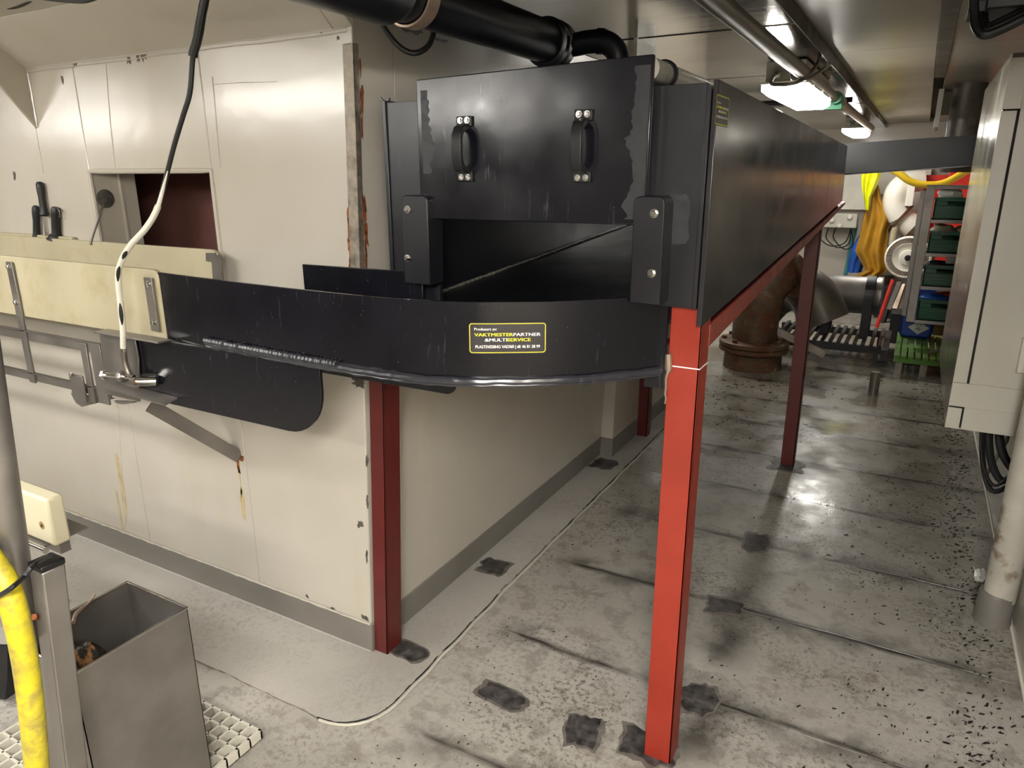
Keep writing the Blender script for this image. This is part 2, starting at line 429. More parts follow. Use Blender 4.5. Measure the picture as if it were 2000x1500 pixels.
# triangular gusset plate
gx = -2.935
MB().prism([(gx, YF, 1.765), (gx, 1.44, 2.0), (gx, 1.40, ZC), (gx, YF, ZC)], (-.012, 0, 0)).build('gusset', 'wall', wall_front, .003)
wall_weld([(gx+.004, YF, 1.77), (gx+.004, YF, 1.97)], .008)
# chipped paint and rust on the front wall
def chip(px, py, wpx, hpx, mat='chip', seed=0, jag=.9):
    c = at(px, py, 'y', YF-.0006); k = (c-CPOS).length/FPX
    pl = blob(0, 0, wpx*k, hpx*k, 0, jag, seed, 0, 22)
    MB().prism([(c.x+a, c.y, c.z+b) for a, b, _ in pl], (0, .001, 0)).build('rust_stain' if 'rust' in mat else 'paint_chip', mat, wall_front)
for i, a in enumerate([(279, 104, 16, 18), (270, 114, 8, 10), (251, 117, 10, 12), (147, 126, 9, 6), (122, 156, 5, 10), (28, 342, 7, 11), (70, 26, 6, 5), (700, 748, 26, 18), (690, 737, 10, 10), (703, 1024, 13, 14), (650, 1190, 12, 7), (712, 1207, 18, 8), (600, 1165, 7, 6), (627, 60, 4, 8), (660, 74, 6, 6), (560, 795, 6, 4), (716, 900, 5, 20), (717, 980, 5, 26), (716, 1090, 5, 24)]):
    chip(*a, seed=i*1.7)
chip(468, 893, 20, 14, 'rust', 3.1); chip(466, 912, 7, 24, 'rust', 4.2); chip(469, 940, 4, 60, 'ruststain', 5.2, .6); chip(474, 985, 10, 60, 'ruststain', 6.2, .5)
chip(237, 945, 11, 110, 'ruststain', 8.2, .5); chip(236, 1010, 6, 90, 'ruststain', 9.2, .6)
# steel corner trim with rust
tr = MB()
z0, z1 = 1.30, 1.935
tr.prism([(xs(z0)-.034, YF-.004, z0), (xs(z0)+.004, YF-.004, z0), (xs(z1)+.004, YF-.004, z1), (xs(z1)-.034, YF-.004, z1)], (0, .006, 0))
tr.prism([(xs(z0), YF-.004, z0), (xs(z0), YF+.018, z0), (xs(z1), YF+.018, z1), (xs(z1), YF-.004, z1)], (.004, 0, 0))
trim = struct(tr.build('trim_1', 'rawsteel', None, .002))
for i, (z, h, dy, l) in enumerate([(1.88, .05, .022, .006), (1.80, .08, .024, .010), (1.72, .06, .022, .006), (1.50, .09, .022, .012), (1.43, .08, .026, .014), (1.37, .08, .022, .008)]):
    pl = blob(0, 0, l*1.1, h*.8, 0, .9, i*2.3, 0, 18)
    MB().prism([(xs(z+b)+.0042, YF+dy+a, z+b) for a, b, _ in pl], (.001, 0, 0)).build('rust_stain', 'rust', trim)
for i, (z, h) in enumerate([(1.46, .10), (1.40, .07), (1.34, .07)]):
    pl = blob(0, 0, .011, h*.8, 0, .9, 20+i*2.3, 0, 18)
    MB().prism([(xs(z)-.036+a, YF-.0012, z+b) for a, b, _ in pl], (0, .001, 0)).build('rust_stain', 'rust', trim)

# side wall (leans a little), with its jog
ws = MB()
ws.prism([(XS, YF+WT, 0), (XS, 3.69, 0), (xs(ZC), 3.69, ZC), (xs(ZC), YF+WT, ZC)], (-.12, 0, 0))
ws.prism([(XS+.075, 3.69, 0), (XS+.075, 5.0, 0), (xs(ZC)+.04, 5.0, ZC), (xs(ZC)+.04, 3.69, ZC)], (-.2, 0, 0))
wall_side = struct(ws.build('wall_side', 'wall', None, .003))
for yy in (2.35, 3.0):
    q = resample([Vector((xs(0), yy, .12)), Vector((xs(2), yy, 2.05))], .03)
    MB().tube([p+Vector((0, noise.noise(p*6)*.003, 0)) for p in q], .002, 6).build('weld_seam', 'wall', wall_side)
for i, (y, z, l, h) in enumerate([(1.72, 2.02, .07, .012), (1.88, 2.01, .10, .025), (2.02, 2.0, .08, .008)]):
    pl = blob(0, 0, l, h, 0, .9, 40+i, 0, 18)
    MB().prism([(xs(z+b)+.0006, y+a, z+b) for a, b, _ in pl], (.001, 0, 0)).build('paint_chip', 'chip', wall_side)
struct(box('wall_right', 'wall', None, .505, .6, -2.6, 10, 0, 2.3))
MB().tube(resample([Vector((.502, -2, .004)), Vector((.502, 6.5, .004))], .2), .006, 8).build('weld_seam', 'tape', bpy.data.objects['wall_right'])
struct(box('wall_back', 'wall', None, -4.2, .6, 9.9, 10, 0, 2.3))
struct(box('wall_behind', 'backdrop', None, -7, .6, -2.7, -2.6, 0, 2.3))
struct(box('wall_left', 'backdrop', None, -7.1, -7, -2.7, 1.7, 0, 2.3))
struct(box('wall_far_left', 'wall', None, -4.3, -4.2, 3.3, 10, 0, 2.3))
struct(box('wall_recess', 'wall', None, -4.2, -1.6, 4.9, 5.0, 0, 2.3))
# baseboards
bf = MB(); zt = .113
bf.prism([(-7, YF-.006, 0), (XS, YF-.006, 0), (xs(zt), YF-.006, zt), (-7, YF-.006, zt)], (0, .006, 0))
baseboard_front = struct(bf.build('baseboard_front', 'base', None, .001))
q = resample([Vector((-5, YF-.005, zt)), Vector((xs(zt), YF-.005, zt))], .015)
MB().tube([p+Vector((0, 0, noise.noise(p*18)*.003)) for p in q], [.004+.003*noise.noise(p*40) for p in q], 6).build('weld_seam', 'wall', baseboard_front)
q = resample([Vector((-5, YF-.008, .007)), Vector((XS, YF-.008, .007))], .03)
MB().tube([p+Vector((0, noise.noise(p*18)*.002, 0)) for p in q], .003, 6).build('weld_seam', 'pad', baseboard_front)
bs = MB()
bs.prism([(XS+.006, YF-.006, 0), (XS+.006, 3.684, 0), (xs(zt)+.006, 3.684, zt), (xs(zt)+.006, YF-.006, zt)], (-.006, 0, 0))
bs.box(XS, XS+.083, 3.678, 3.69, 0, zt)
bs.box(XS+.075, XS+.083, 3.684, 5.0, 0, zt)
struct(bs.build('baseboard_side', 'base', None, .001))

# ceiling panels
ceiling = struct(box('ceiling', 'dark', None, -7, .6, -2.6, 10, 2.2, 2.26))
ye = [-2.6, -.6, .9, 2.30, 2.89, 3.45, 4.3, 5.2, 6.3, 7.6, 9.9]
for i, (a, b) in enumerate(zip(ye, ye[1:])):
    if b <= 1.0: x0 = -7
    elif b < 2.5: x0 = -7 if a < .5 else -1.55
    else: x0 = -1.6 if b < 5.5 else -4.2
    box('ceiling_panel', 'ceil', ceiling, x0, -.464, a+.002, b-.002, ZC+(.003 if i % 2 else 0), 2.2, .003)
box('ceiling_panel', 'wall', ceiling, -7, -1.555, .9, 1.612, ZC, 2.2, .002)
for a, b in zip((-2.6, 1.4, 4.0, 6.6), (1.4, 4.0, 6.6, 9.9)):
    box('ceiling_panel', 'ceildull', ceiling, -.460, -.03, a+.002, b-.002, ZC2, 2.2, .002)
    box('ceiling_panel', 'ceildull', ceiling, .03, .505, a+.002, b-.002, ZC2, 2.2, .002)
box('ceiling_batten', 'batten', ceiling, -.029, .029, -2.6, 5.3, ZC2-.004, 2.2, .001)
box('ceiling_edge_trim', 'batten', ceiling, -.4635, -.4605, -2.6, 8.0, ZC-.004, 2.2)
box('ceiling_ledge', 'white', ceiling, -1.06, -1.045, 2.885, 3.1, 2.03, 2.105)

# ================================================================== LAMPS
def lamp_fixture(label, x0, y0, L, W, zb, along='y', glands=True, ZC=ZC, dm='diff'):
    t = thing('ceiling_lamp', label, 'lamp', (x0+(W if along == 'y' else L)/2, y0+(L if along == 'y' else W)/2, ZC), 'fluorescent ceiling lamps')
    lx, ly = (W, L) if along == 'y' else (L, W)
    MB().box(x0+.012, x0+lx-.012, y0+.012, y0+ly-.012, zb+.062, ZC-.002).build('housing', 'lampbody', t, .006)
    MB().box(x0-.006, x0+lx+.006, y0-.006, y0+ly+.006, zb+.050, zb+.062).build('rim', 'white', t, .003)
    d = MB(); i = .028
    a = [(x0, y0), (x0+lx, y0), (x0+lx, y0+ly), (x0, y0+ly)]; b = [(x0+i, y0+i), (x0+lx-i, y0+i), (x0+lx-i, y0+ly-i), (x0+i, y0+ly-i)]
    d.add([(p[0], p[1], zb+.050) for p in a]+[(p[0], p[1], zb+.022) for p in a]+[(p[0], p[1], zb) for p in b],
          [(0,1,2,3),(8,11,10,9)]+[(k, 4+k, 4+(k+1) % 4, (k+1) % 4) for k in range(4)]+[(4+k, 8+k, 8+(k+1) % 4, 4+(k+1) % 4) for k in range(4)])
    d.build('diffuser', dm, t)
    if glands:
        for gx_ in (x0+lx*.32, x0+lx*.68):
            MB().lathe([(.018, 0), (.018, -.016), (.011, -.022), (.011, -.03)], (gx_, y0+.012, zb+.095), (0, 1, 0), 12).build('cable_gland', 'lampbody', t)
        for k in range(3):
            MB().bar((x0+lx+.008, y0+ly*(.15+.35*k), zb+.035), (x0+lx+.008, y0+ly*(.15+.35*k), zb+.085), .012, .004, (0, 1, 0)).build('clip', 'chrome', t)
    return t
L1 = lamp_fixture('lit fluorescent ceiling lamp nearer above the black hopper', -.725, 3.72, .95, .2, 1.945)
MB().tube(catmull([(-.59, 3.70, 2.04), (-.57, 3.62, 2.0), (-.50, 3.66, 2.01), (-.47, 3.85, 2.07), (-.47, 4.0, 2.10)], 6), .008, 8).build('supply_cable', 'pipe_steel', L1)
MB().tube(catmull([(-.66, 3.70, 2.04), (-.66, 3.60, 1.985), (-.55, 3.60, 1.985), (-.49, 3.66, 2.05), (-.48, 3.7, 2.10)], 6), .008, 8).build('supply_cable', 'pipe_steel', L1)
lamp_fixture('lit fluorescent ceiling lamp farther away, small above the black cross chute', -.735, 7.7, .95, .18, 1.945)
lamp_fixture('long ceiling lamp left of the conveyor, out of the picture', -3.7, .0, 1.2, .2, 1.98, 'x', False)
lamp_fixture('long ceiling lamp behind the conveyor worker, out of the picture', -3.1, -1.0, 1.2, .2, 1.98, 'x', False)
lamp_fixture('long ceiling lamp at the far left, out of the picture', -6.6, -.6, 1.2, .2, 1.98, 'x', False)
lamp_fixture('ceiling lamp above and behind the photographer, out of the picture', -.02, -1.15, 1.2, .3, 2.0, 'y', False, ZC2, 'diff_new')
lamp_fixture('added unseen fill lamp far behind the photographer', -.02, -2.5, 1.2, .3, 2.0, 'y', False, ZC2)  # extra unseen lamp, added to strengthen the light from behind the camera
lamp_fixture('added unseen fill lamp over the far left recess', -3.1, 7.0, 1.2, .2, 1.98, 'x', False)  # unseen lamp added for more light at the far end

# ================================================================== RED STAND
stand = thing('steel_stand', 'red painted angle-steel stand with four legs under the black hopper', 'stand', (-.9, 2.85, 0))
def angle_leg(name, mat, x0, x1, y0, y1, z1, t_=.006, lean=0.0):
    b = MB()
    for (a, b_, c, d) in ((x0, x1, y0, y0+t_), (x1-t_, x1, y0, y1)):
        lo = [(a, c, 0), (b_, c, 0), (b_, d, 0), (a, d, 0)]
        b.prism(lo, (lean*z1, 0, z1))
    return b.build(name, mat, stand, .0015)
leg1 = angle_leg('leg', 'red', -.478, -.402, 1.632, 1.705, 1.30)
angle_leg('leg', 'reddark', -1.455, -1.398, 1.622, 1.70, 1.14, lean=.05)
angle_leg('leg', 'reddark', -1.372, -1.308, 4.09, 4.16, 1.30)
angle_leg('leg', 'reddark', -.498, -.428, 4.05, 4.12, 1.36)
MB().box(-.480, -.4005, 1.6300, 1.707, 1.1545, 1.157).build('joint_line', 'paper', leg1)
q = [Vector((-.478, 1.629, 1.185-.0125*k)) for k in range(11)]
MB().tube([p+Vector((noise.noise(p*60)*.006, 0, 0)) for p in q], [.010+.004*noise.noise(p*80) if k < 4 else .006-.0004*k for k, p in enumerate(q)], 8).build('weld_spatter', 'clampbrown', leg1)
def slopez(y): return 1.255+(y-1.637)*(1.432-1.255)/(4.70-1.637)
for x0, x1, dz in ((-.406, -.40, 0), (-1.30, -1.294, .06)):
    slopez_ = slopez
    def slopez(y, f=slopez_, dz=dz): return f(y)-dz
    MB().prism([(x0, 1.70, slopez(1.70)-.062), (x0, 4.90, slopez(4.9)-.030), (x0, 4.90, slopez(4.9)-.012), (x0, 1.70, slopez(1.70)-.008)], (x1-x0, 0, 0)).build('rail', 'redrail', stand, .001)
    MB().prism([(x0, 1.70, slopez(1.70)-.014), (x0, 4.88, slopez(4.88)-.016), (x0, 4.88, slopez(4.88)-.010), (x0, 1.70, slopez(1.70)-.008)], (-.05 if x0 > -1 else .05, 0, 0)).build('rail_flange', 'reddark', stand)
slopez = lambda y: 1.255+(y-1.637)*(1.432-1.255)/(4.70-1.637)
for yy in (1.72, 4.1):
    box('cross_bar', 'reddark', stand, -1.31, -.46, yy, yy+.05, slopez(yy)-.075, slopez(yy)-.069)

# ================================================================== HOPPER
hop = thing('fish_hopper', 'long black plastic hopper with a raised front hatch on a red stand', 'hopper', (-.85, 3.1, 1.2))
hy = 1.610
MB().prism([(-.412, hy, 1.787), (-.412, hy, 1.262), (-.412, 4.70, 1.440), (-.412, 4.60, 1.744)], (.012, 0, 0)).build('side_panel', 'blackside', hop, .0015)
MB().prism([(-1.292, hy, 1.788), (-1.292, hy, 1.20), (-1.292, 4.70, 1.40), (-1.292, 4.60, 1.744)], (.012, 0, 0)).build('side_panel', 'blackdull', hop, .0015)
MB().prism([(-1.28, hy+.05, 1.230), (-.412, hy+.05, 1.264), (-.412, 4.68, 1.442), (-1.28, 4.68, 1.42)], (0, 0, -.010)).build('bottom_panel', 'blackdull', hop)
q = resample([Vector((-1.276, hy+.03, 1.232)), Vector((-1.276, 4.6, 1.424))], .012)
MB().tube([p+Vector((noise.noise(p*40)*.002, 0, noise.noise(p*50)*.002)) for p in q], [.005+.0025*noise.noise(p*70) for p in q], 8).build('weld_bead', 'weldwet', hop)
box('front_jamb', 'blackdull', hop, -1.28, -1.125, 1.615, 1.629, 1.20, 1.782, .001)
box('front_jamb', 'blackdull', hop, -.555, -.424, 1.612, 1.626, 1.302, 1.782, .001)
box('jamb_edge_strip', 'blackdull', hop, -.4235, -.4135, 1.606, 1.64, 1.302, 1.775, .001)
MB().prism([(-1.28, 1.64, 1.765), (-.412, 1.64, 1.765), (-.412, 3.85, 1.739), (-1.28, 3.85, 1.739)], (0, 0, .008)).build('top_panel', 'blackdull', hop)  # unseen cover, added to keep light out of the hopper interior
box('end_panel', 'blackdull', hop, -1.28, -.412, 4.58, 4.592, 1.40, 1.742)
# small torn plastic burrs on the left jamb
MB().prism([at(741, 196, 'y', 1.6), at(742, 189, 'y', 1.6), at(748, 196, 'y', 1.6)], (0, .006, 0)).build('burr', 'blackdull', hop)
MB().prism([at(752, 197, 'y', 1.6), at(760, 191, 'y', 1.6), at(759, 197, 'y', 1.6)], (0, .006, 0)).build('burr', 'blackdull', hop)
# hatch panel
LY = 1.570
hatch = MB().prism([at(812, 156, 'y', LY), (at(812, 156, 'y', LY).x, LY, 1.486), (-.532, LY, 1.488), at(1277, 105, 'y', LY)], (0, .014, 0)).build('hatch_panel', 'black', hop, .0025)
def scuff_strip(x0, x1, z0, z1, y, jagside, seed):
    """ragged scuffed band along an edge of the hatch panel"""
    n = 46; A = []; B = []
    for k in range(n+1):
        z = z0+(z1-z0)*k/n; j = (.5+.5*noise.noise(Vector((z*90, seed, 0))))*(.5+.5*noise.noise(Vector((z*12, seed+4, 0))))*.05
        A.append((x0+(j if jagside > 0 else 0)*0, y, z)); B.append((x1+(j*jagside), y, z))
    pl = A+B[::-1]
    return MB().prism(pl, (0, .0006, 0)).build('scuff_band', 'scuff', hatch)
scuff_strip(-.536, -.560, 1.50, 1.82, LY-.0004, -1, 1.3)
scuff_strip(-1.135, -1.120, 1.60, 1.80, LY-.0004, 1, 7.7)
# bridge handles
def handle(cx, zt_, zb_):
    h = MB(); out = .045; wd = .026
    prof = [(0, zt_-.018), (-.012, zt_-.018), (-out*.75, zt_-.026), (-out, zt_-.045), (-out, zb_+.045), (-out*.75, zb_+.026), (-.012, zb_+.018), (0, zb_+.018),
            (0, zb_+.030), (-.010, zb_+.032), (-out*.60, zb_+.040), (-out+.011, zb_+.055), (-out+.011, zt_-.055), (-out*.60, zt_-.040), (-.010, zt_-.032), (0, zt_-.030)]
    n = len(prof); x0 = cx-wd/2
    vs = [(x0, LY+a, b) for a, b in prof]+[(x0+wd, LY+a, b) for a, b in prof]; fs = []
    for k in range(7): fs.append((k, k+1, 14-k, 15-k)); fs.append((n+k, n+15-k, n+14-k, n+k+1))
    fs += [(k, (k+1) % n, (k+1) % n+n, k+n) for k in range(n)]
    h.add(vs, fs)
    h.box(cx-.022, cx+.022, LY-.008, LY, zt_-.024, zt_); h.box(cx-.022, cx+.022, LY-.008, LY, zb_, zb_+.024)
    o = h.build('handle', 'rubber', hop, .002)
    for zz in (zt_-.010, zb_+.010):
        for dx in (-.010, .010): bolt(o, (cx+dx, LY-.008, zz), r=.006, h=.005)
c = at(908, 290, 'y', LY); handle(c.x+.003, at(908, 227, 'y', LY).z, at(908, 354, 'y', LY).z)
c = at(1140, 285, 'y', LY); handle(c.x, at(1140, 214, 'y', LY).z, at(1140, 356, 'y', LY).z)
# guide brackets that hold the hatch
def bracket(pxl, pxr, pyt, py_b, bolts):
    y0 = 1.548; a = at(pxl, pyt, 'y', y0); b = at(pxr, pyt, 'y', y0); zb = 1.315
    o = MB().prism([(x, y0, z) for x, z in roundrect(a.x, b.x, zb, a.z, .016, 5, (0, 0, 1, 1))], (0, .066, 0)).build('guide_bracket', 'blackdull', hop, .003)
    for p in bolts: bolt(o, at(p[0], p[1], 'y', y0), r=.008, h=.008)
bracket(782, 834, 381, 585, [(796, 409), (796, 504)])
bracket(1238, 1300, 383, 580, [(1278, 417), (1273, 534)])
pl = blob(0, 0, .05, .11, 0, .3, 9.1, 0, 22)
MB().prism([(-.468+a, 1.6110, 1.50+b) for a, b, _ in pl], (0, .001, 0)).build('scuff_mark', 'scuff', hop)

# ------------------------------------------------------------------ stickers with lettering
def text_mesh(txt):
    cu = bpy.data.curves.new('txt', 'FONT'); cu.body = txt; cu.resolution_u = 3
    o = bpy.data.objects.new('txt', cu); COL.objects.link(o)
    dg = bpy.context.evaluated_depsgraph_get()
    me = bpy.data.meshes.new_from_object(o.evaluated_get(dg))
    v = [p.co.copy() for p in me.vertices]; f = [tuple(p.vertices) for p in me.polygons]
    bpy.data.objects.remove(o); bpy.data.curves.remove(cu); bpy.data.meshes.remove(me)
    x0 = min(p.x for p in v); x1 = max(p.x for p in v)
    return v, f, x0, x1
def sticker(parent, mapf, W, Hh):
    """mapf(u, v, lift) -> world; u to the right, v up, both centred"""
    def grid(name, mat, outline_fn, lift, par):
        n = 30; vs = []; fs = []
        for k in range(n+1):
            u = -W/2+W*k/n; lo, hi = outline_fn(u)
            vs += [mapf(u, lo, lift), mapf(u, hi, lift)]
        fs = [(2*k, 2*k+2, 2*k+3, 2*k+1) for k in range(n)]
        return MB().add(vs, fs).build(name, mat, par, 0, 0)
    r = .006
    def ol(u):
        d = max(0, abs(u)-(W/2-r)); e = r-math.sqrt(max(0, r*r-d*d)); return (-Hh/2+e, Hh/2-e)
    st = grid('sticker', 'sticker', ol, .0006, parent)
    o1 = roundrect(-W/2+.002, W/2-.002, -Hh/2+.002, Hh/2-.002, .006); o2 = roundrect(-W/2+.0035, W/2-.0035, -Hh/2+.0035, Hh/2-.0035, .0048)
    def dens(o):
        out = []
        for a, b in zip(o, o[1:]+o[:1]):
            for k in range(8): out.append((a[0]+(b[0]-a[0])*k/8, a[1]+(b[1]-a[1])*k/8))
        return out
    o1, o2 = dens(o1), dens(o2); n = len(o1)
    MB().add([mapf(a, b, .001) for a, b in o1]+[mapf(a, b, .001) for a, b in o2], [(k, (k+1) % n, (k+1) % n+n, k+n) for k in range(n)]).build('sticker_border', 'yellowtext', st, 0, 0)
    def line(parts, x0, x1, yb, h, bold):
        tot = []; cur = 0
        for s_, mname in parts:
            v, f, a, b = text_mesh(s_); tot.append((v, f, a, b, mname, cur)); cur += (b-a)+.07
        cur -= .07; k = (x1-x0)/cur
        for v, f, a, b, mname, off in tot:
            for dx in ((0, bold) if bold else (0,)):
                MB().add([mapf(x0+(p.x-a+off)*k+dx, yb+p.y*h/.70, .0011+dx*.05) for p in v], f).build('lettering', mname, st, 0, 0)
    s_ = W/.150
    line([('Produsert av:', 'whitetext')], -.064*s_, -.021*s_, .0155*s_, .0052*s_, .0004)
    line([('VAKTMESTER', 'yellowtext'), ('PARTNER', 'whitetext')], -.064*s_, .063*s_, .0040*s_, .0062*s_, .0007)
    line([('&MULTI', 'whitetext'), ('SERVICE', 'yellowtext')], -.044*s_, .044*s_, -.0062*s_, .0062*s_, .0007)
    line([('PLASTSVEISING VADSØ | tlf: 46 81 28 99', 'whitetext')], -.062*s_, .062*s_, -.0195*s_, .0058*s_, .0005)
    return st
sticker(hop, lambda u, v, l: Vector((-.400+l, 1.652+u, 1.728+v)), .120, .062)

# ================================================================== CURVED TRAY
tray = thing('curved_guide_tray', 'curved black plastic guide tray between the conveyor and the hopper', 'tray', (-1.0, 1.4, 1.13))
TZ0, TZ1 = 1.139, 1.326
plan = [(-1.95, 1.3225), (-1.75, 1.305), (-1.5, 1.290), (-1.26, 1.280), (-1.03, 1.283), (-.865, 1.322), (-.765, 1.374), (-.667, 1.44), (-.578, 1.53), (-.488, 1.632)]
PL = catmull([(a, b, 0) for a, b in plan], 12)
def offs(P, d):
    out = []
    for i, p in enumerate(P):
        t = (P[min(i+1, len(P)-1)]-P[max(i-1, 0)]).normalized(); out.append(p+Vector((t.y, -t.x, 0))*d)
    return out
IN = offs(PL, -.008)
n = len(PL); vs = []
for P_, z in ((PL, TZ0), (PL, TZ1), (IN, TZ1), (IN, TZ0)): vs += [p+Vector((0, 0, z)) for p in P_]
fs = []
for i in range(n-1):
    for a, b in ((0, 1), (1, 2), (2, 3), (3, 0)): fs.append((a*n+i, a*n+i+1, b*n+i+1, b*n+i))
fs += [(0, n, 2*n, 3*n), (n-1, 2*n-1, 3*n-1, 4*n-1)]
MB().add(vs, fs).build('curved_wall', 'black', tray, .001)
# tray floor
fl = [p+Vector((0, 0, TZ0)) for p in PL] + [Vector((-.488, 1.66, TZ0)), Vector((-1.13, 1.66, TZ0)), Vector((-1.16, 1.598, TZ0)), Vector((-1.95, 1.598, TZ0))]
MB().prism(fl, (0, 0, -.010)).build('tray_floor', 'black', tray)
box('end_cheek', 'black', tray, -.53, -.482, 1.616, 1.628, 1.10, 1.33)
# plastic weld bead round the foot of the wall
OB = offs(PL, .004)[14:]; q = resample([p+Vector((0, 0, TZ0+.004)) for p in OB], .006)
q = [p+Vector((0, 0, noise.noise(p*30)*.0018)) for p in q]
MB().tube(q, [.010+.0030*noise.noise(p*22)+.0012*noise.noise(p*90) for p in q], 10).build('weld_bead', 'weld', tray)
q2 = [p+Vector((0, -.001, -.009)) for p in q]
MB().tube(q2, [.005+.002*noise.noise(p*24) for p in q2], 8).build('weld_bead', 'weld', tray)
# lumpier chain of weld on the conveyor side
q = resample([p+Vector((0, -.004, TZ0+.012)) for p in OB[:26]], .004)
MB().tube(q, [.007+.003*abs(sin(p.x*260))+.002*noise.noise(p*40) for p in q], 8).build('weld_bead', 'weld', tray)
# hanging cheek plates under the tray
fl = roundrect(-2.068, -1.285, .93, 1.128, .13, 9, (0, 1, 0, 0))
MB().prism([(a, 1.296, b) for a, b in fl], (0, .010, 0)).build('cheek_plate', 'black', tray, .0015)
fl = roundrect(-1.70, -1.058, 1.008, 1.128, .03, 6, (0, 1, 0, 0))
MB().prism([(a, 1.575, b) for a, b in fl], (0, .010, 0)).build('cheek_plate', 'black', tray, .0015)
# back wall of the tray
MB().prism([at(590, 516, 'y', 1.58), at(824, 532, 'y', 1.58), (-1.160, 1.58, 1.135), (-1.60, 1.58, 1.135)], (0, .008, 0)).build('back_wall', 'black', tray, .0015)
# front sticker, following the curve
acc = [0]
for a, b in zip(PL, PL[1:]): acc.append(acc[-1]+(b-a).length)
c = at(990, 660, 'y', 1.36); s0 = min(range(n), key=lambda i: abs((PL[i].x*c.y-PL[i].y*c.x)))
S0 = acc[s0]
def onpath(s_):
    i = max(0, min(n-2, next((k for k in range(n-1) if acc[k+1] >= s_), n-2)))
    t = (s_-acc[i])/(acc[i+1]-acc[i]); p = PL[i].lerp(PL[i+1], t)
    ta = (PL[max(i-1, 0)]-PL[min(i+2, n-1)]).normalized()*-1
    return p, Vector((ta.y, -ta.x, 0))
ZST = at(990, 660, 'y', PL[s0].y).z
def mapst(u, v, l):
    p, nr = onpath(S0+u); return p+nr*(l+.0008)+Vector((0, 0, ZST+v))
sticker(tray, mapst, .176, .072)

# ================================================================== CONVEYOR
conv = thing('belt_conveyor', 'narrow conveyor with cream plastic side boards and stainless frame along the wall', 'conveyor', (-2.8, 1.45, .9))
YC = 1.316
fb = roundrect(-4.2, -1.912, 1.125, 1.333, .022, 5, (0, 0, 1, 0))
front_board = MB().prism([(a, YC, b) for a, b in fb], (0, .016, 0)).build('side_board', 'pe', conv, .003)
bb = roundrect(-4.2, -1.972, 1.16, 1.365, .022, 5, (0, 0, 1, 0))
back_board = MB().prism([(a, 1.572, b) for a, b in bb], (0, .016, 0)).build('side_board', 'pe', conv, .003)
box('belt', 'white', conv, -4.2, -2.0, 1.335, 1.57, 1.12, 1.13)
MB().lathe([(.05, 0), (.05, .23)], (-2.03, 1.337, 1.07), (0, 1, 0), 20).build('end_roller', 'steel', conv)
for z0, z1 in ((1.040, 1.077), (.890, .922)):
    box('rail', 'steel', conv, -4.2, -2.245, YC-.003, YC+.004, z0, z1, .001)
    box('rail_lip', 'steel', conv, -4.2, -2.245, YC-.010, YC-.003, z1-.003, z1)
box('rail', 'steel', conv, -4.2, -2.1, 1.575, 1.598, 1.04, 1.077)
def upright(xc, z0, z1, w_, bs=()):
    o = box('upright', 'steel', conv, xc-w_/2, xc+w_/2, YC-.010, YC-.003, z0, z1, .001)
    for z in bs: bolt(o, (xc, YC-.010, z), r=.008)
    return o
x1 = at(20, 520, 'y', 1.31).x
upright(x1, .885, 1.315, .036, (1.298, 1.175)); upright(x1-.55, .885, 1.315, .036, (1.298, 1.175))
upright(at(160, 700, 'y', 1.30).x+.005, .865, 1.07, .034, ()); 
o = box('upright', 'steel', conv, at(180, 700, 'y', 1.31).x, at(200, 700, 'y', 1.31).x, YC-.009, YC-.002, .87, 1.075, .001)
o = box('clip_plate', 'steel', conv, at(133, 720, 'y', 1.30).x, at(158, 720, 'y', 1.30).x, YC-.018, YC-.011, .865, .955, .001)
bolt(o, at(141, 731, 'y', YC-.018), r=.008)
upright(at(292, 600, 'y', 1.30).x, 1.15, 1.31, .036, (1.292, 1.178))
# back bracket
o = pxplate('end_bracket', 'steel', conv, [(402, 494), (420, 494), (420, 498), (432, 498), (434, 550), (416, 550), (413, 512), (402, 510)], 1.568, .004)
# hatch slide plate under the lower rail
pxplate('drip_plate', 'steel', conv, [(138, 768), (225, 778), (160, 795), (148, 787)], 1.33, .004)
# stainless end bracket with sensor
ep = pxplate('end_plate', 'steel', conv, [(194, 650), (263, 663), (270, 700), (272, 785), (207, 770)], 1.288, .005, .001)
box('end_plate_shelf', 'steel', conv, at(186, 643, 'y', 1.27).x, at(310, 655, 'y', 1.27).x, 1.262, 1.31, 1.128, 1.133, .001)
MB().prism([at(195, 757, 'y', 1.25), at(322, 793, 'y', 1.25), at(322, 793, 'y', 1.25)+Vector((0, .045, .01)), at(195, 757, 'y', 1.25)+Vector((0, .045, .01))], (0, 0, .004)).build('sensor_shelf', 'steel', conv)
A = at(203, 732, 'y', 1.262); B = at(262, 737, 'y', 1.262)
MB().tube([A, B], .008, 10).build('clamp_bolt', 'chrome', conv)
MB().lathe([(.016, 0), (.016, .012)], A, (B-A), 6).build('bolt_head', 'chrome', conv)
MB().lathe([(.018, 0), (.02, .006), (.02, .016), (.016, .022)], A.lerp(B, .55), (B-A), 8).build('lock_nut', 'steel', conv)
A2 = at(266, 745, 'y', 1.248); B2 = at(305, 744, 'y', 1.290)
MB().tube([A2, B2], .0155, 14).build('sensor_barrel', 'chrome', conv)
MB().lathe([(.012, 0), (.012, -.003)], A2, (B2-A2), 14).build('sensor_face', 'copper', conv)
pxplate('slot_recess', 'dark', conv, roundrect(262, 309, 730, 757, 8), 1.2945, .001)
pxplate('bearing_lug', 'steel', conv, [(222, 783), (262, 785), (262, 787), (240, 790), (228, 788)], 1.29, .01)
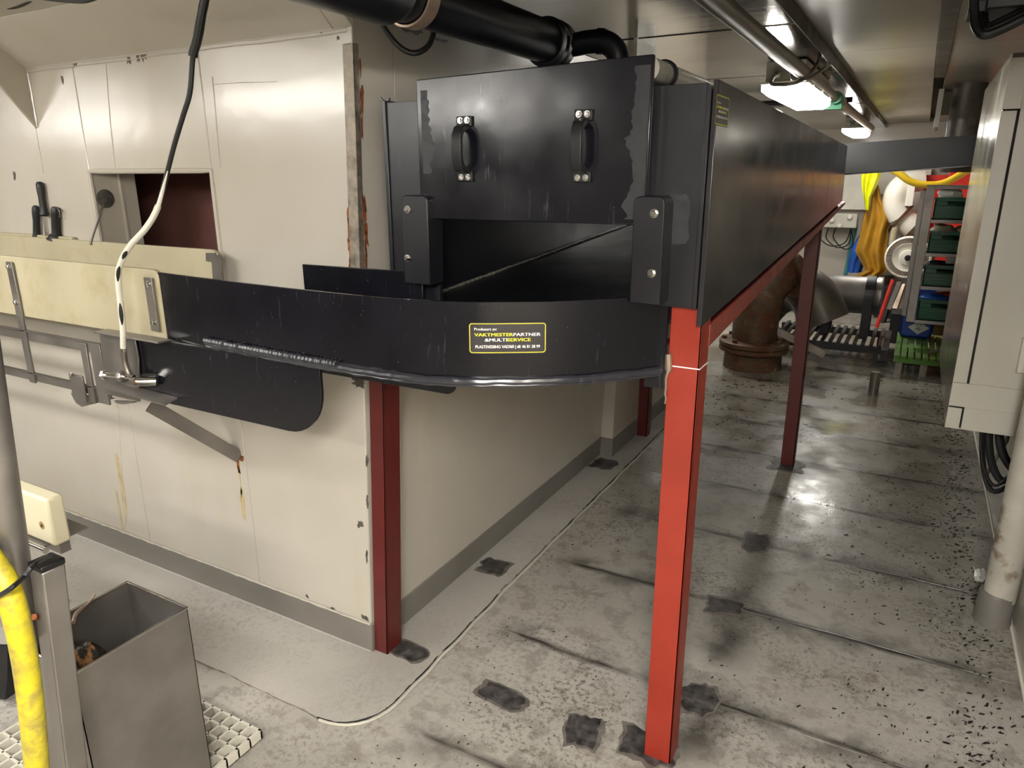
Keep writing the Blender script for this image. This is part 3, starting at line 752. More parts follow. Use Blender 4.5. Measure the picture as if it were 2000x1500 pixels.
# slanted support strut down to the wall
A = at(292, 792, 'y', 1.34); B = at(468, 893, 'y', YF-.004)
st = MB().bar(A, B, .006, .042, (0, 0, 1)).build('support_strut', 'steel', conv)
d = (B-A).normalized(); u = Vector((0, 0, 1)); r_ = d.cross(u).normalized(); uu = r_.cross(d)
MB().bar(A+uu*.021+r_*-.02, B+uu*.021+r_*-.02, .04, .005, (0, 0, 1)).build('strut_flange', 'steel', conv)

# knife rail and knives
kr = box('knife_rail', 'pe', None, -4.0, -2.80, 1.592, 1.612, 1.25, 1.372, .003)
tag(kr, 'thin cream board on the wall holding the black-handled knives', 'rail')
def knife(px0, py0, px1, py1, label, guard=False):
    a = at(px0, py0, 'y', 1.598); b = at(px1, py1, 'y', 1.598)
    t = thing('knife', label, 'knife', b, 'knives stuck behind the conveyor board')
    d = (b-a); L = d.length; d.normalize()
    P_ = [a+d*L*k for k in (0, .06, .2, .45, .7, .86, .95, 1)]
    R_ = [.008, .0135, .0145, .012, .0125, .0135, .017, .012] if not guard else [.012, .015, .0155, .0155, .0155, .0155, .017, .0175]
    MB().tube(P_, R_, 12).build('handle', 'rubber', t)
    if guard:
        MB().tube([b-d*.006, b+d*.012], [.022, .034], 16).build('guard', 'rubber', t)
        MB().tube(catmull([a+Vector((.012, 0, -.004)), a+Vector((.026, -.002, -.012)), a+Vector((.024, -.002, -.032)), a+Vector((.014, 0, -.036))], 5), .002, 6).build('loop', 'steel', t)
        MB().tube([b, b+d*.10], .006, 8).build('steel_rod', 'steel', t)
    else:
        MB().bar(b-d*.004, b+d*.12, .002, .016, (0, 1, 0)).build('blade', 'chrome', t)
knife(77, 355, 87, 422, 'black-handled knife standing highest of the three on the wall rail')
knife(70, 402, 72, 467, 'black-handled knife at the left end, lower of the two knives')
knife(108, 405, 110, 462, 'black sharpening steel with flared guard, right of the two knives', True)
# rod and cap in the hatch reveal
c = at(205, 388, 'x', OX0+.002)
MB().lathe([(.030, 0), (.034, .006), (.022, .010)], (OX0, c.y, c.z), (1, 0, 0), 20).build('cable_seal', 'chip', wall_front)
rd = MB().tube([(OX0+.004, c.y, c.z+.004), at(176, 478, 'x', OX0+.012)], .004, 8).build('steel_rod', 'steel', None)
tag(rd, 'thin steel rod slanting out of the hatch reveal behind the conveyor board', 'rod')

# ================================================================== CABLE WITH WHITE TAPE
cab = thing('hanging_cable', 'black cable wrapped in white tape hanging from the ceiling to the conveyor sensor', 'cable', (-1.6, 1.26, 2.1))
cpx = [(420, -60), (400, 0), (386, 75), (377, 110), (371, 180), (358, 225), (340, 285), (322, 355), (306, 410), (284, 447), (256, 478), (238, 508), (231, 540), (235, 590), (240, 640), (241, 680), (245, 712), (256, 738), (266, 745)]
cp = catmull([at(a, b, 'y', 1.262) for a, b in cpx[:-1]]+[A2], 6)
MB().tube(cp[:8*6], .0062, 10).build('cable_core', 'rubber', cab)
MB().tube(cp[1*6-6:3*6+1], [.0105+.0015*noise.noise(p*40) for p in cp[1*6-6:3*6+1]], 10).build('sleeve', 'rubber', cab)
MB().tube(cp[8*6-1:15*6+2], .0085, 12).build('tape_wrap', 'tape', cab)
MB().tube(cp[15*6:], .0088, 10).build('braided_end', 'pipe_steel', cab)
for i, j, s_ in ((8*6-8, 9*6+2, 1), (10*6+2, 11*6, 1), (11*6+2, 12*6+2, 1), (13*6, 14*6, 1)):
    seg = [p+Vector((.0048*s_, -.0045, -.002)) for p in cp[i:j]]
    MB().tube(seg, [.0048*sin(pi*(k+.5)/len(seg))+.001 for k in range(len(seg))], 8).build('bare_patch', 'rubber' if i > 50 else 'tape', cab)

# ================================================================== OVERHEAD PIPES
bp = thing('overhead_pipe', 'thick black plastic pipe running under the ceiling with a small elbow into the hopper', 'pipe', (-1.1, 1.5, 1.98))
PZ, PR = 1.985, .060
_e = at(1078, 86, 'z', PZ); _s = at(850, 27, 'z', PZ); PX = _e.x; PYE = _e.y
MB().lathe([(PR, 0), (PR, PYE+.6)], (PX, -.6, PZ), (0, 1, 0), 36).build('main_pipe', 'blackpipe', bp)
MB().lathe([(PR+.012, 0), (PR+.016, .01), (PR+.016, .9), (PR+.004, .93)], (PX, at(640, 5, 'z', PZ).y-.95, PZ), (0, 1, 0), 36).build('coupling', 'blackpipe', bp)
MB().lathe([(PR+.002, 0), (PR+.012, .006), (PR+.012, .03), (PR+.004, .034), (PR+.004, .046), (PR+.012, .05), (PR+.010, .085), (.05, .11)], (PX, PYE-.05, PZ), (0, 1, 0), 36).build('collar', 'blackpipe', bp)
el = catmull([(PX, PYE+.02, PZ)]+[at(a, b, 'y', PYE+.03) for a, b in ((1118, 88), (1150, 82), (1180, 82), (1202, 98), (1209, 125), (1210, 175))], 7)
MB().tube(el, .034, 20).build('elbow', 'blackpipe', bp)
MB().tube(el[18:22], .037, 20).build('elbow_socket', 'blackpipe', bp)
cl = thing('pipe_clamp', 'tarnished steel strap clamp hanging the thick black pipe from the ceiling', 'clamp', (PX, 1.53, 2.1))
cy = at(800, 40, 'z', 1.93).y
b = MB(); N = 30; RR = PR+.003
for i in range(N):
    a0 = -pi*1.05+pi*1.1*i/N*1.0; a1 = -pi*1.05+pi*1.1*(i+1)/N
    p = [(PX+cos(a)*r, cy, PZ+sin(a)*r) for a in (a0, a1) for r in (RR, RR+.005)]
    b.prism([p[0], p[1], p[3], p[2]], (0, .04, 0))
b.box(PX+RR-.002, PX+RR+.032, cy, cy+.04, PZ+.012, PZ+.018)
b.build('strap', 'clampbrown', cl)
MB().tube([(PX+RR+.02, cy+.02, PZ-.012), (PX+RR+.02, cy+.02, ZC)], .005, 8).build('hanger_rod', 'chrome', cl)
MB().lathe([(.011, 0), (.011, .014)], (PX+RR+.02, cy+.02, PZ-.004), (0, 0, 1), 6).build('nut', 'chrome', cl)
lc = MB().tube(catmull([at(735, 0, 'y', 1.62), at(742, 38, 'y', 1.62), at(765, 75, 'y', 1.63), at(790, 98, 'y', 1.65), at(815, 103, 'y', 1.67), at(838, 88, 'y', 1.70), at(848, 60, 'y', 1.72)], 7), .0075, 10).build('cable_loop', 'rubber', None)
tag(lc, 'short black cable loop drooping below the thick black pipe', 'cable')
cc = MB().tube(catmull([at(-40, 12, 'y', 1.40), at(0, 12, 'y', 1.40), at(30, 12, 'y', 1.40), at(60, -2, 'y', 1.38), at(90, -30, 'y', 1.38)], 6), .008, 8).build('ceiling_cable', 'rubber', None)
tag(cc, 'dark cable crossing the ceiling at the top left corner', 'cable')
cc = MB().tube(catmull([at(70, -8, 'y', 1.2), at(120, -2, 'y', 1.2), at(165, 0, 'y', 1.2), at(200, -12, 'y', 1.2)], 6), .008, 8).build('ceiling_cable', 'rubber', None)
tag(cc, 'dark cable sagging at the top edge left of the hanging cable', 'cable')
# conduit along the corridor ceiling
cz = 2.03
cd = thing('ceiling_conduit', 'grey steel conduit running along the corridor ceiling past the lamps', 'pipe', (-.5, 4, cz))
xa = at(1420, 20, 'z', cz).x; xb = at(1690, 240, 'z', cz).x
MB().tube([(xa, -.5, cz), (xa, 3, cz), (xb, at(1700, 250, 'z', cz).y, cz)], .030, 18).build('conduit_tube', 'pipe_steel', cd)
g = at(1632, 190, 'z', cz)
MB().lathe([(.034, 0), (.037, .01), (.037, .07), (.034, .08)], (g.x, g.y, cz), (0, 1, 0), 18).build('pipe_clip', 'greenclip', cd)
box('pipe_clip', 'greenclip', cd, g.x-.10, g.x+.03, g.y+.09, g.y+.14, cz-.06, cz-.01)
MB().lathe([(.036, 0), (.036, .03)], (g.x, g.y+.28, cz), (0, 1, 0), 18).build('union', 'clampbrown', cd)
# grey pipe just behind the hatch
gp = thing('grey_pipe', 'short grey pipe with a dark clamp seen behind the raised hatch', 'pipe', (-.6, 2.4, 1.86))
A = at(1290, 143, 'y', 2.0)-Vector((0, .10, 0)); B = A+Vector((0, 1.9, 0))
MB().tube([A, B], .03, 16).build('pipe_run', 'pipe_white', gp)
MB().lathe([(.034, 0), (.038, .004), (.038, .02), (.034, .024)], A+Vector((0, .12, 0)), (0, 1, 0), 18).build('clamp_ring', 'rubber', gp)
MB().lathe([(.034, 0), (.036, .003), (.036, .018)], A+Vector((0, .75, 0)), (0, 1, 0), 18).build('clamp_ring', 'rubber', gp)
# transverse pipe and cable tray near lamp
tp = MB().tube([(-3.0, 5.35, 2.05), (-.47, 5.35, 2.05)], .018, 10).build('cross_conduit', 'rubber', None)
tag(tp, 'thin dark conduit crossing the ceiling behind the nearer lamp', 'pipe')

# ================================================================== CROSS CHUTE
ch = thing('cross_chute', 'black plastic chute leaving the far end of the hopper towards the right', 'chute', (0, 4.95, 1.6))
MB().prism([(-.62, 4.86, 1.757), (-.44, 4.86, 1.59), (.49, 4.86, 1.655), (.49, 4.86, 1.81)], (0, .012, 0)).build('front_board', 'rubber', ch, .001)
MB().prism([(-.62, 5.22, 1.757), (-.44, 5.22, 1.59), (.49, 5.22, 1.655), (.49, 5.22, 1.80)], (0, .012, 0)).build('back_board', 'black', ch, .001)
MB().prism([(-.44, 4.86, 1.585), (.49, 4.86, 1.65), (.49, 5.232, 1.65), (-.44, 5.232, 1.585)], (0, 0, .008)).build('bottom_board', 'black', ch)

# ================================================================== RIGHT-HAND CABINET
kb = thing('wall_cabinet', 'light grey steel cabinet on the right wall with dark door gaps', 'cabinet', (.36, 3.7, .64))
cx0, cx1, cy0, cy1, cz0, cz1 = .203, .502, 3.13, 4.42, .640, 1.985
MB().box(cx0+.004, cx1, cy0+.006, cy1, cz0+.004, cz1-.004).build('body', 'dark', kb)
MB().box(cx0, cx0+.004, cy0+.004, cy1, cz0, cz1).build('side_skin', 'cabside', kb, .001)
MB().box(cx0, cx1, cy0+.004, cy1, cz0, cz0+.004).build('bottom_skin', 'cab', kb)
MB().box(cx0, cx1, cy0+.004, cy1, cz1-.004, cz1).build('top_skin', 'cab', kb)
fz = at(1970, 214, 'y', cy0).z; gz = at(1888, 749, 'y', cy0).z; gxx = at(1940, 480, 'y', cy0).x; nz = at(1868, 795, 'y', cy0).z
nx = at(1878, 815, 'y', cy0).x
box('edge_panel', 'cab', kb, cx0, gxx-.003, cy0, cy0+.006, gz, fz-.004, .001)
box('door', 'cab', kb, gxx+.005, cx1, cy0-.003, cy0+.006, gz, cz1-.03, .001)
box('top_panel', 'cab', kb, cx0, gxx+.005, cy0, cy0+.006, fz+.002, cz1, .001)
box('top_trim', 'batten', kb, cx0+.004, cx1, cy0-.004, cy0+.001, cz1-.012, cz1+.002)
box('lower_panel', 'cab', kb, cx0, cx1, cy0, cy0+.006, nz+.003, gz-.001, .001)
box('foot_panel', 'cab', kb, nx+.004, cx1, cy0, cy0+.006, cz0, nz+.003, .001)
box('corner_block', 'cab', kb, cx0, nx-.003, cy0-.002, cy0+.006, cz0, nz-.003, .001)
latch = at(1996, 700, 'y', cy0)
box('latch', 'white', kb, latch.x-.012, cx1, cy0-.03, cy0, latch.z-.05, latch.z+.08, .004)
# cable bundle below it
lab = ['thick black cable hanging lowest in the bundle under the grey cabinet', 'black cable in the middle of the bundle under the grey cabinet', 'black cable closest to the wall under the grey cabinet', 'thin black cable looping at the front of the bundle under the grey cabinet']
for i, (x0, x1, yb, dz, r) in enumerate([(.335, .49, 3.16, .235, .010), (.36, .485, 3.20, .20, .014), (.40, .48, 3.26, .17, .016), (.33, .46, 3.13, .20, .006)]):
    o = MB().tube(catmull([(x0, yb+.05, cz0+.02), (x0+.005, yb+.02, cz0-.06), (x0+.03, yb, cz0-dz*.75), (x0+.07, yb-.02, cz0-dz), (x1-.01, yb, cz0-dz*.72), (x1, yb+.03, cz0-.10), (x1, yb+.06, cz0+.01)], 6), r, 8).build('hanging_cable_loop', 'rubber', None)
    tag(o, lab[i], 'cable', 'cables under the cabinet')
o = MB().tube([at(1922, 935, 'y', 3.3), at(1938, 908, 'y', 3.3), at(1966, 862, 'y', 3.3), (at(1966, 862, 'y', 3.3).x+.004, 3.3, .65)], .007, 8).build('cable_stub', 'pipe_steel', None)
tag(o, 'short grey cable stub poking out beside the black cables', 'cable')
# floor standpipe by the wall
sp = thing('standpipe', 'white painted standpipe with peeling paint at the right wall', 'pipe', (.445, 2.87, 0))
MB().lathe([(.052, .10), (.050, 2.14)], (.450, 2.87, 0), (0, 0, 1), 24).build('pipe', 'pipe_white', sp)
MB().lathe([(.062, 0), (.060, .012), (.058, .02), (.058, .115), (.053, .125)], (.442, 2.87, 0), (0, 0, 1), 24).build('floor_sleeve', 'base', sp)
# scrap of paper
b = MB(); pc = Vector((.425, 3.17, .002)); gg = 6
for i in range(gg+1):
    for j in range(gg+1):
        u, v = i/gg-.5, j/gg-.5
        b.v.append(pc+Vector((u*.055, v*.11, .014+.05*abs(noise.noise(Vector((u*5, v*5, 3.3)))))))
b.f = [(i*(gg+1)+j, (i+1)*(gg+1)+j, (i+1)*(gg+1)+j+1, i*(gg+1)+j+1) for i in range(gg) for j in range(gg)]
k = len(b.v); b.v += [p-Vector((0, 0, .0015)) for p in b.v]; b.f += [tuple(q+k for q in f[::-1]) for f in b.f]
tag(b.build('paper_scrap', 'paper', None, 0, 0), 'crumpled scrap of white paper on the floor beside the standpipe', 'paper')
# black box and cables on the ceiling, top right
jb = thing('junction_box', 'black junction box under the ceiling at the top right corner', 'box', (.2, 2.3, 2.0))
Yj = 2.35
A = at(1925, 28, 'y', Yj); B = at(2000, 18, 'y', Yj)
box('box_body', 'rubber', jb, A.x-.004, B.x+.16, Yj-.05, Yj+.14, A.z+.004, 2.148, .004)
box('box_flange', 'rubber', jb, A.x-.04, A.x, Yj-.03, Yj+.12, A.z+.004, A.z+.028)
for i in range(3):
    dx = -.004+i*.016
    p = [at(1902+i*9, -10, 'y', Yj-.03+i*.02), at(1903+i*9, 25, 'y', Yj-.03+i*.02), at(1906+i*8, 52-i*4, 'y', Yj-.04+i*.02), at(1922+i*5, 68-i*8, 'y', Yj-.05+i*.02), at(1955, 58-i*8, 'y', Yj-.05+i*.02), at(2000, 36-i*7, 'y', Yj-.05+i*.02), at(2060, 5, 'y', Yj-.03+i*.02)]
    o = MB().tube(catmull(p, 6), .011, 10).build('bent_cable', 'rubber', None)
    tag(o, ['outermost black cable bending under the junction box', 'middle black cable bending under the junction box', 'innermost black cable bending under the junction box'][i], 'cable', 'cables bending under the junction box')
# old pipe stub above the chute
os_ = thing('pipe_stub', 'stained grey pipe stub coming down from the ceiling above the black chute', 'pipe', (.22, 5.8, 2.0))
c = at(1884, 240, 'y', 5.8); rr_ = (at(1918, 240, 'y', 5.8)-at(1850, 240, 'y', 5.8)).length/2
MB().lathe([(rr_, 1.6-c.z), (rr_, -.02), (rr_*1.03, 0), (rr_*1.03, .03), (rr_*.98, .04), (rr_*.98, 2.15-c.z)], (c.x, 5.8, c.z), (0, 0, 1), 24).build('pipe_body', 'stubpipe', os_)
bx = MB().box(at(1838, 215, 'y', 6.2).x, at(1866, 215, 'y', 6.2).x, 6.2, 6.3, 1.99, 2.147).build('ceiling_box', 'ceildull', None, .002)
tag(bx, 'small grey box on the ceiling left of the stained pipe stub', 'box')
bx = MB().box(at(1826, 230, 'y', 6.0).x, at(1836, 230, 'y', 6.0).x, 6.0, 6.6, 1.90, 2.147).build('ceiling_strip', 'white', None, .002)
tag(bx, 'narrow white perforated strip hanging at the end of the ceiling batten', 'strip')

# ================================================================== LEFT FOREGROUND STATION
fr = thing('table_frame', 'stainless table frame with black capped leg at the lower left', 'frame', (-1.4, .62, 0))
LYP = .615
lt, lb_ = at(92, 1104, 'y', LYP), at(141, 1500, 'y', LYP)
lfoot = lt+(lb_-lt)*((0-lt.z)/(lb_.z-lt.z)); lx, ly = lt.x, LYP
MB().prism([(lfoot.x+a*.022, ly+b*.022, 0) for a, b in ((-1, -1), (1, -1), (1, 1), (-1, 1))], (lt.x-lfoot.x, 0, lt.z)).build('leg', 'steel', fr, .004)
box('leg_cap', 'rubber', fr, lx-.023, lx+.023, ly-.023, ly+.023, lt.z-.001, lt.z+.012, .003)
YB = .95
c1, c2 = at(108, 1069, 'y', YB), at(108, 984, 'y', YB); cs = at(98, 1070, 'y', YB)
MB().tube([(cs.x-.9, YB-.012, c1.z-.012), (cs.x, YB-.012, c1.z-.012)], .0095, 12).build('edge_tube', 'chrome', fr)
box('table_sheet', 'steel', fr, cs.x-.9, cs.x-.01, YB-.01, YB+.12, c1.z-.006, c1.z-.001)
MB().bar((cs.x-.9, YB+.05, c1.z-.03), (cs.x-.02, YB+.05, c1.z-.03), .03, .045).build('apron_rail', 'steel', fr)
MB().bar((lx-.9, ly, lt.z-.06), (lx-.02, ly, lt.z-.06), .03, .04).build('apron_rail', 'steel', fr)
pb = MB().prism([(c1.x-.5, YB, c1.z), (c1.x, YB, c1.z), (c1.x, YB, c2.z), (c1.x-.5, YB, c2.z)], (0, .048, 0)).build('plastic_block', 'peblock', None, .008)
tag(pb, 'ivory plastic block with a bolt hole standing on the table frame', 'block')
h = at(82, 1026, 'y', YB)
MB().lathe([(.012, 0), (.012, .002)], (h.x, YB-.0015, h.z), (0, 1, 0), 14).build('bolt_hole', 'cardboard', pb)
MB().lathe([(.005, 0), (.005, .0015)], (h.x+.002, YB-.0025, h.z), (0, 1, 0), 10).build('bolt_hole', 'dark', pb)
PYP = .585; pr_ = .0285
pb_, pt_ = at(47, 1240, 'y', PYP), at(1, 935, 'y', PYP); pd = (pt_-pb_).normalized(); pp = pb_
pole = thing('round_pole', 'round stainless pole with a zip tied hose at the left edge', 'pole', pb_)
MB().tube([pb_, pb_+pd*((2.095-pb_.z)/pd.z)], pr_, 24).build('pole_tube', 'steel', pole)
f1 = at(66, 1205, 'y', PYP)
MB().tube([f1, at(92, 1208, 'y', LYP)], .006, 8).build('fixing_bolt', 'copper', pole)
HY = pp.y-.05
hp = catmull([at(-70, 1040, 'y', HY), at(-25, 1085, 'y', HY), at(15, 1150, 'y', HY), at(42, 1250, 'y', HY), at(60, 1370, 'y', HY), at(72, 1500, 'y', HY), at(78, 1640, 'y', HY), at(80, 1800, 'y', HY), ], 7)
ho = MB().tube(hp, .0215, 18).build('water_hose', 'yellow', None)
tag(ho, 'dirty yellow rubber hose hanging in the lower left corner', 'hose')
zt_ = catmull([at(-10, 1168, 'y', HY-.024), at(20, 1150, 'y', HY-.022), at(45, 1128, 'y', pp.y-.036), at(62, 1108, 'y', pp.y-.02), at(70, 1100, 'y', pp.y), at(98, 1084, 'y', ly-.03)], 6)
zo = MB().tube(zt_, .0045, 8).build('zip_tie', 'rubber', None); tag(zo, 'black zip tie holding the yellow hose to the pole', 'tie')
# black rubber sheet behind the hose
b = MB(); A = at(-60, 1290, 'y', .9); 
for i in range(9):
    for j in range(7):
        u, v = i/8, j/6
        p = at(-120+215*u, 1260+380*v, 'y', .88+.03*sin(u*9)+.02*noise.noise(Vector((u*3, v*3, 0))))
        b.v.append(Vector((p.x, p.y, max(p.z, .01))))
b.f = [(i*7+j, (i+1)*7+j, (i+1)*7+j+1, i*7+j+1) for i in range(8) for j in range(6)]
k = len(b.v); b.v += [p+Vector((0, .004, 0)) for p in b.v]; b.f += [tuple(q+k for q in f[::-1]) for f in b.f]
o = b.build('rubber_sheet', 'rubber', None); tag(o, 'black rubber sheet hanging behind the yellow hose', 'sheet')
# stainless waste bin
zT = .57
Bc, Ac, Nc = at(252, 1135, 'z', zT), at(367, 1190, 'z', zT), at(147, 1310, 'z', zT)
bx0, bx1, by0, by1 = Bc.x, (Ac.x+Nc.x)/2, Nc.y-.01, (Ac.y+Bc.y)/2
bin_ = thing('waste_bin', 'tall square stainless bin with fish waste at the lower left', 'bin', ((bx0+bx1)/2, (by0+by1)/2, .055))
w_ = .002; zB = .056
for a in ((bx0, bx1, by0, by0+w_), (bx0, bx1, by1-w_, by1), (bx0, bx0+w_, by0, by1), (bx1-w_, bx1, by0, by1)):
    box('bin_wall', 'steel', bin_, *a, zB, zT)
box('bin_bottom', 'steel', bin_, bx0, bx1, by0, by1, zB, zB+.003)
rim = [Vector((bx0, by0, zT)), Vector((bx1, by0, zT)), Vector((bx1, by1, zT)), Vector((bx0, by1, zT)), Vector((bx0, by0, zT))]
for a, b_ in zip(rim, rim[1:]): MB().tube([a, b_], .0035, 8).build('rim', 'chrome', bin_)
# waste heap inside
b = MB(); gg = 16
for i in range(gg+1):
    for j in range(gg+1):
        u, v = i/gg, j/gg
        x = bx0+.006+(bx1-bx0-.012)*u; y = by0+.006+(by1-by0-.012)*v
        hgt = .34+.20*math.exp(-((u-.25)/.30)**2-((v-.30)/.35)**2)+.03*noise.noise(Vector((u*7, v*7, 1)))+.012*noise.noise(Vector((u*22, v*22, 5)))
        b.v.append(Vector((x, y, min(hgt, zT-.03))))
b.f = [(i*(gg+1)+j, (i+1)*(gg+1)+j, (i+1)*(gg+1)+j+1, i*(gg+1)+j+1) for i in range(gg) for j in range(gg)]
wst = b.build('fish_waste', 'fish', None, 0, 60); wst['kind'] = 'stuff'; wst['label'] = 'dark fish waste piled inside the stainless bin'; wst['category'] = 'fish waste'
tw = MB().tube(catmull([at(143, 1216, 'y', by0+.10), at(148, 1200, 'y', by0+.12), at(158, 1190, 'y', by0+.14), at(172, 1178, 'y', by0+.16), at(186, 1160, 'y', by0+.18)], 5), [.005]*12+[.003]*9, 8).build('fish_tail_strip', 'clampbrown', None)
tag(tw, 'thin pinkish strip sticking up out of the bin waste', 'strip')
# floor grating under the bin
gt = thing('floor_grating', 'pale plastic floor grating under the stainless bin', 'grating', (-1.75, .9, 0))
gx1, gy1 = -1.462, 1.13; gx0, gy0 = -2.15, .45; gh = .028; zt_ = .054
pitch = .0405
nx_ = int((gx1-gx0)/pitch); ny_ = int((gy1-gy0)/pitch)
for i in range(nx_+1):
    x = gx1-i*pitch; box('bar', 'grate', gt, x-.0075 if i else x-.012, x, gy1-ny_*pitch, gy1, zt_-gh, zt_, .001)
for j in range(ny_+1):
    y = gy1-j*pitch; box('cross_bar', 'grate', gt, gx1-nx_*pitch, gx1, y-.0075, y, zt_-gh, zt_, .001)
for x in (gx1-.05, gx1-.6):
    for y in (gy1-.05, gy1-.6): box('foot', 'rubber', gt, x-.02, x+.02, y-.02, y+.02, .0, zt_-gh)

# ================================================================== FAR END: MACHINERY
pu = thing('rusty_pipe_elbow', 'rusty cast iron pipe elbow bolted to the floor behind the hopper stand', 'pipe', (-1.08, 6.19, 0))
MB().lathe([(.24, 0), (.235, .13), (.20, .15)], (-1.08, 6.19, 0), (0, 0, 1), 30).build('foot_collar', 'rustpipe', pu)
MB().lathe([(.27, .15), (.285, .155), (.285, .185), (.27, .192), (.285, .199), (.285, .232), (.27, .24), (.17, .245)], (-1.08, 6.19, 0), (0, 0, 1), 34).build('flange', 'rustpipe', pu)
for k in range(8):
    a = 2*pi*k/8+.3; MB().lathe([(.022, 0), (.022, .13)], (-1.08+.245*cos(a), 6.19+.245*sin(a), .135), (0, 0, 1), 6).build('flange_bolt', 'rustpipe', pu)
MB().tube(catmull([(-1.08, 6.19, .24), (-1.08, 6.19, .42), (-1.05, 6.21, .60), (-.96, 6.28, .76), (-.82, 6.40, .82)], 7), [.185]*8+[.18]*8+[.165]*7+[.15]*6, 26).build('elbow_body', 'rustpipe', pu)
MB().lathe([(.15, 0), (.22, .005), (.22, .05), (.15, .055)], (-.90, 6.33, .79), (.7, .6, .35), 24).build('upper_flange', 'rustpipe', pu)
# big grey bend with cut mouth
gb = thing('steel_bend', 'large grey steel pipe bend with an open mouth facing down', 'pipe', (-.6, 6.75, .3))
pth = catmull([at(a, b, 'y', y) for a, b, y in ((1480, 612, 7.0), (1515, 575, 6.9), (1555, 560, 6.8), (1592, 584, 6.72), (1612, 628, 6.7))], 8)
bo = MB().tube(pth, [.20]*9+[.205]*8+[.205]*8+[.20]*8, 30, False)
bo.build('bend_shell', 'bendsteel', gb)
MB().tube([p for p in pth], .19, 30, False).build('bend_lining', 'dark', gb)
# stainless cylinder on the bench
sc = thing('steel_cylinder', 'stainless cylinder lying on the dark bench, held by a black strap', 'cylinder', (-.4, 7.2, .55))
zc_ = at(1660, 575, 'y', 7.2).z; xr = at(1722, 575, 'y', 7.2).x; rc = (at(1660, 541, 'y', 7.2)-at(1660, 612, 'y', 7.2)).length/2
MB().lathe([(rc*.9, 0), (rc, .01), (rc, .85), (rc*1.04, .86), (rc*1.04, .90), (rc*.96, .905)], (xr-.9, 7.2, zc_), (1, 0, 0), 36).build('cylinder_shell', 'steel', sc)
b = MB(); xs0 = at(1690, 575, 'y', 7.2).x
for i in range(24):
    a0 = -.15+pi*1.1*i/24; a1 = -.15+pi*1.1*(i+1)/24
    p = [(xs0, 7.2-cos(a)*r, zc_+sin(a)*r) for a in (a0, a1) for r in (rc+.002, rc+.014)]
    b.prism([p[0], p[1], p[3], p[2]], (.075, 0, 0))
b.build('strap', 'rubber', sc)
bn = thing('low_bench', 'low black bench with a grid top carrying the stainless cylinder', 'bench', (-.45, 7.2, 0))
zb_ = .16
for i in range(14):
    x = -1.0+i*.065; box('slat', 'rubber', bn, x, x+.03, 6.72, 7.5, zb_, zb_+.02)
for y in (6.72, 7.46): box('side_rail', 'rubber', bn, -1.05, -.12, y, y+.04, zb_-.06, zb_)
box('end_rail', 'rubber', bn, -.12, -.07, 6.60, 7.5, zb_-.07, zb_+.01)
for x in (-1.0, -.16):
    for y in (6.74, 7.44): box('foot', 'rubber', bn, x-.02, x+.02, y-.02, y+.02, 0, zb_-.06)
for x in (xs0, xs0-.33, xs0-.85): box('post', 'rubber', bn, x, x+.07, 7.2-rc-.02, 7.2-rc+.02, zb_, zc_); box('post', 'rubber', bn, x, x+.07, 7.2+rc-.02, 7.2+rc+.02, zb_, zc_)
fh = MB().tube(catmull([at(1520, 575, 'y', 6.6), at(1545, 590, 'y', 6.55), at(1558, 620, 'y', 6.5), at(1556, 660, 'y', 6.5)], 6), .02, 10).build('flexible_hose', 'steel', None)
tag(fh, 'short grey braided hose hanging beside the rusty elbow', 'hose')
aw = MB().bar((-.93, 6.2, .34), (-.52, 6.25, .16), .04, .06).build('angle_bar', 'pipe_steel', None)
tag(aw, 'grey steel bar slanting down from the rusty elbow', 'bar')
# short deck stub
ds = thing('deck_stub', 'short dark steel stub pipe standing up from the wet floor', 'pipe', (-.116, 5.79, 0))
MB().lathe([(.035, 0), (.035, .17), (.03, .175)], (-.116, 5.79, 0), (0, 0, 1), 16).build('stub_tube', 'pipe_steel', ds)
MB().tube([(-.17, 5.79, .12), (-.062, 5.79, .12)], .010, 8).build('cross_pin', 'pipe_steel', ds)

# ================================================================== FAR END: STORAGE
Yb = 9.88
def farbox(name, mat, label, cat, x0, y0, x1, y1, Y, depth, bevel=.004):
    a = at(x0, y0, 'y', Y); b_ = at(x1, y1, 'y', Y)
    o = MB().box(min(a.x, b_.x), max(a.x, b_.x), Y, Y+depth, min(a.z, b_.z), max(a.z, b_.z)).build(name, mat, None, bevel)
    if label: tag(o, label, cat)
    return o
farbox('wall_panel', 'white', 'white wall panel behind the neon yellow oilskin', 'panel', 1640, 318, 1692, 410, 9.80, .06)
sb = thing('switch_box', 'grey switch box with knobs on the far wall', 'switch box', at(1640, 430, 'y', 9.7))
a = at(1604, 416, 'y', 9.7); b_ = at(1672, 446, 'y', 9.7)
box('box_body', 'cab', sb, a.x, b_.x, 9.7, 9.89, b_.z, a.z, .01)
for px, py in ((1625, 430), (1660, 424), (1640, 440)):
    c = at(px, py, 'y', 9.7); MB().lathe([(.03, 0), (.03, -.03), (.02, -.04)], c, (0, 1, 0), 12).build('knob', 'white', sb)
for i, dx in enumerate((0, 12, 26)):
    o = MB().tube(catmull([at(1606+dx, 446, 'y', 9.75), at(1602+dx, 465, 'y', 9.74), at(1622+dx, 480+i*3, 'y', 9.74), at(1650+dx*.6, 474+i*2, 'y', 9.74), at(1662, 446, 'y', 9.75)], 6), .008, 6).build('looped_wire', 'rubber', None)
    tag(o, ['lowest-starting thin wire loop at the left under the switch box', 'middle thin wire loop under the switch box', 'rightmost thin wire loop under the switch box'][i], 'wire', 'wires under the switch box')
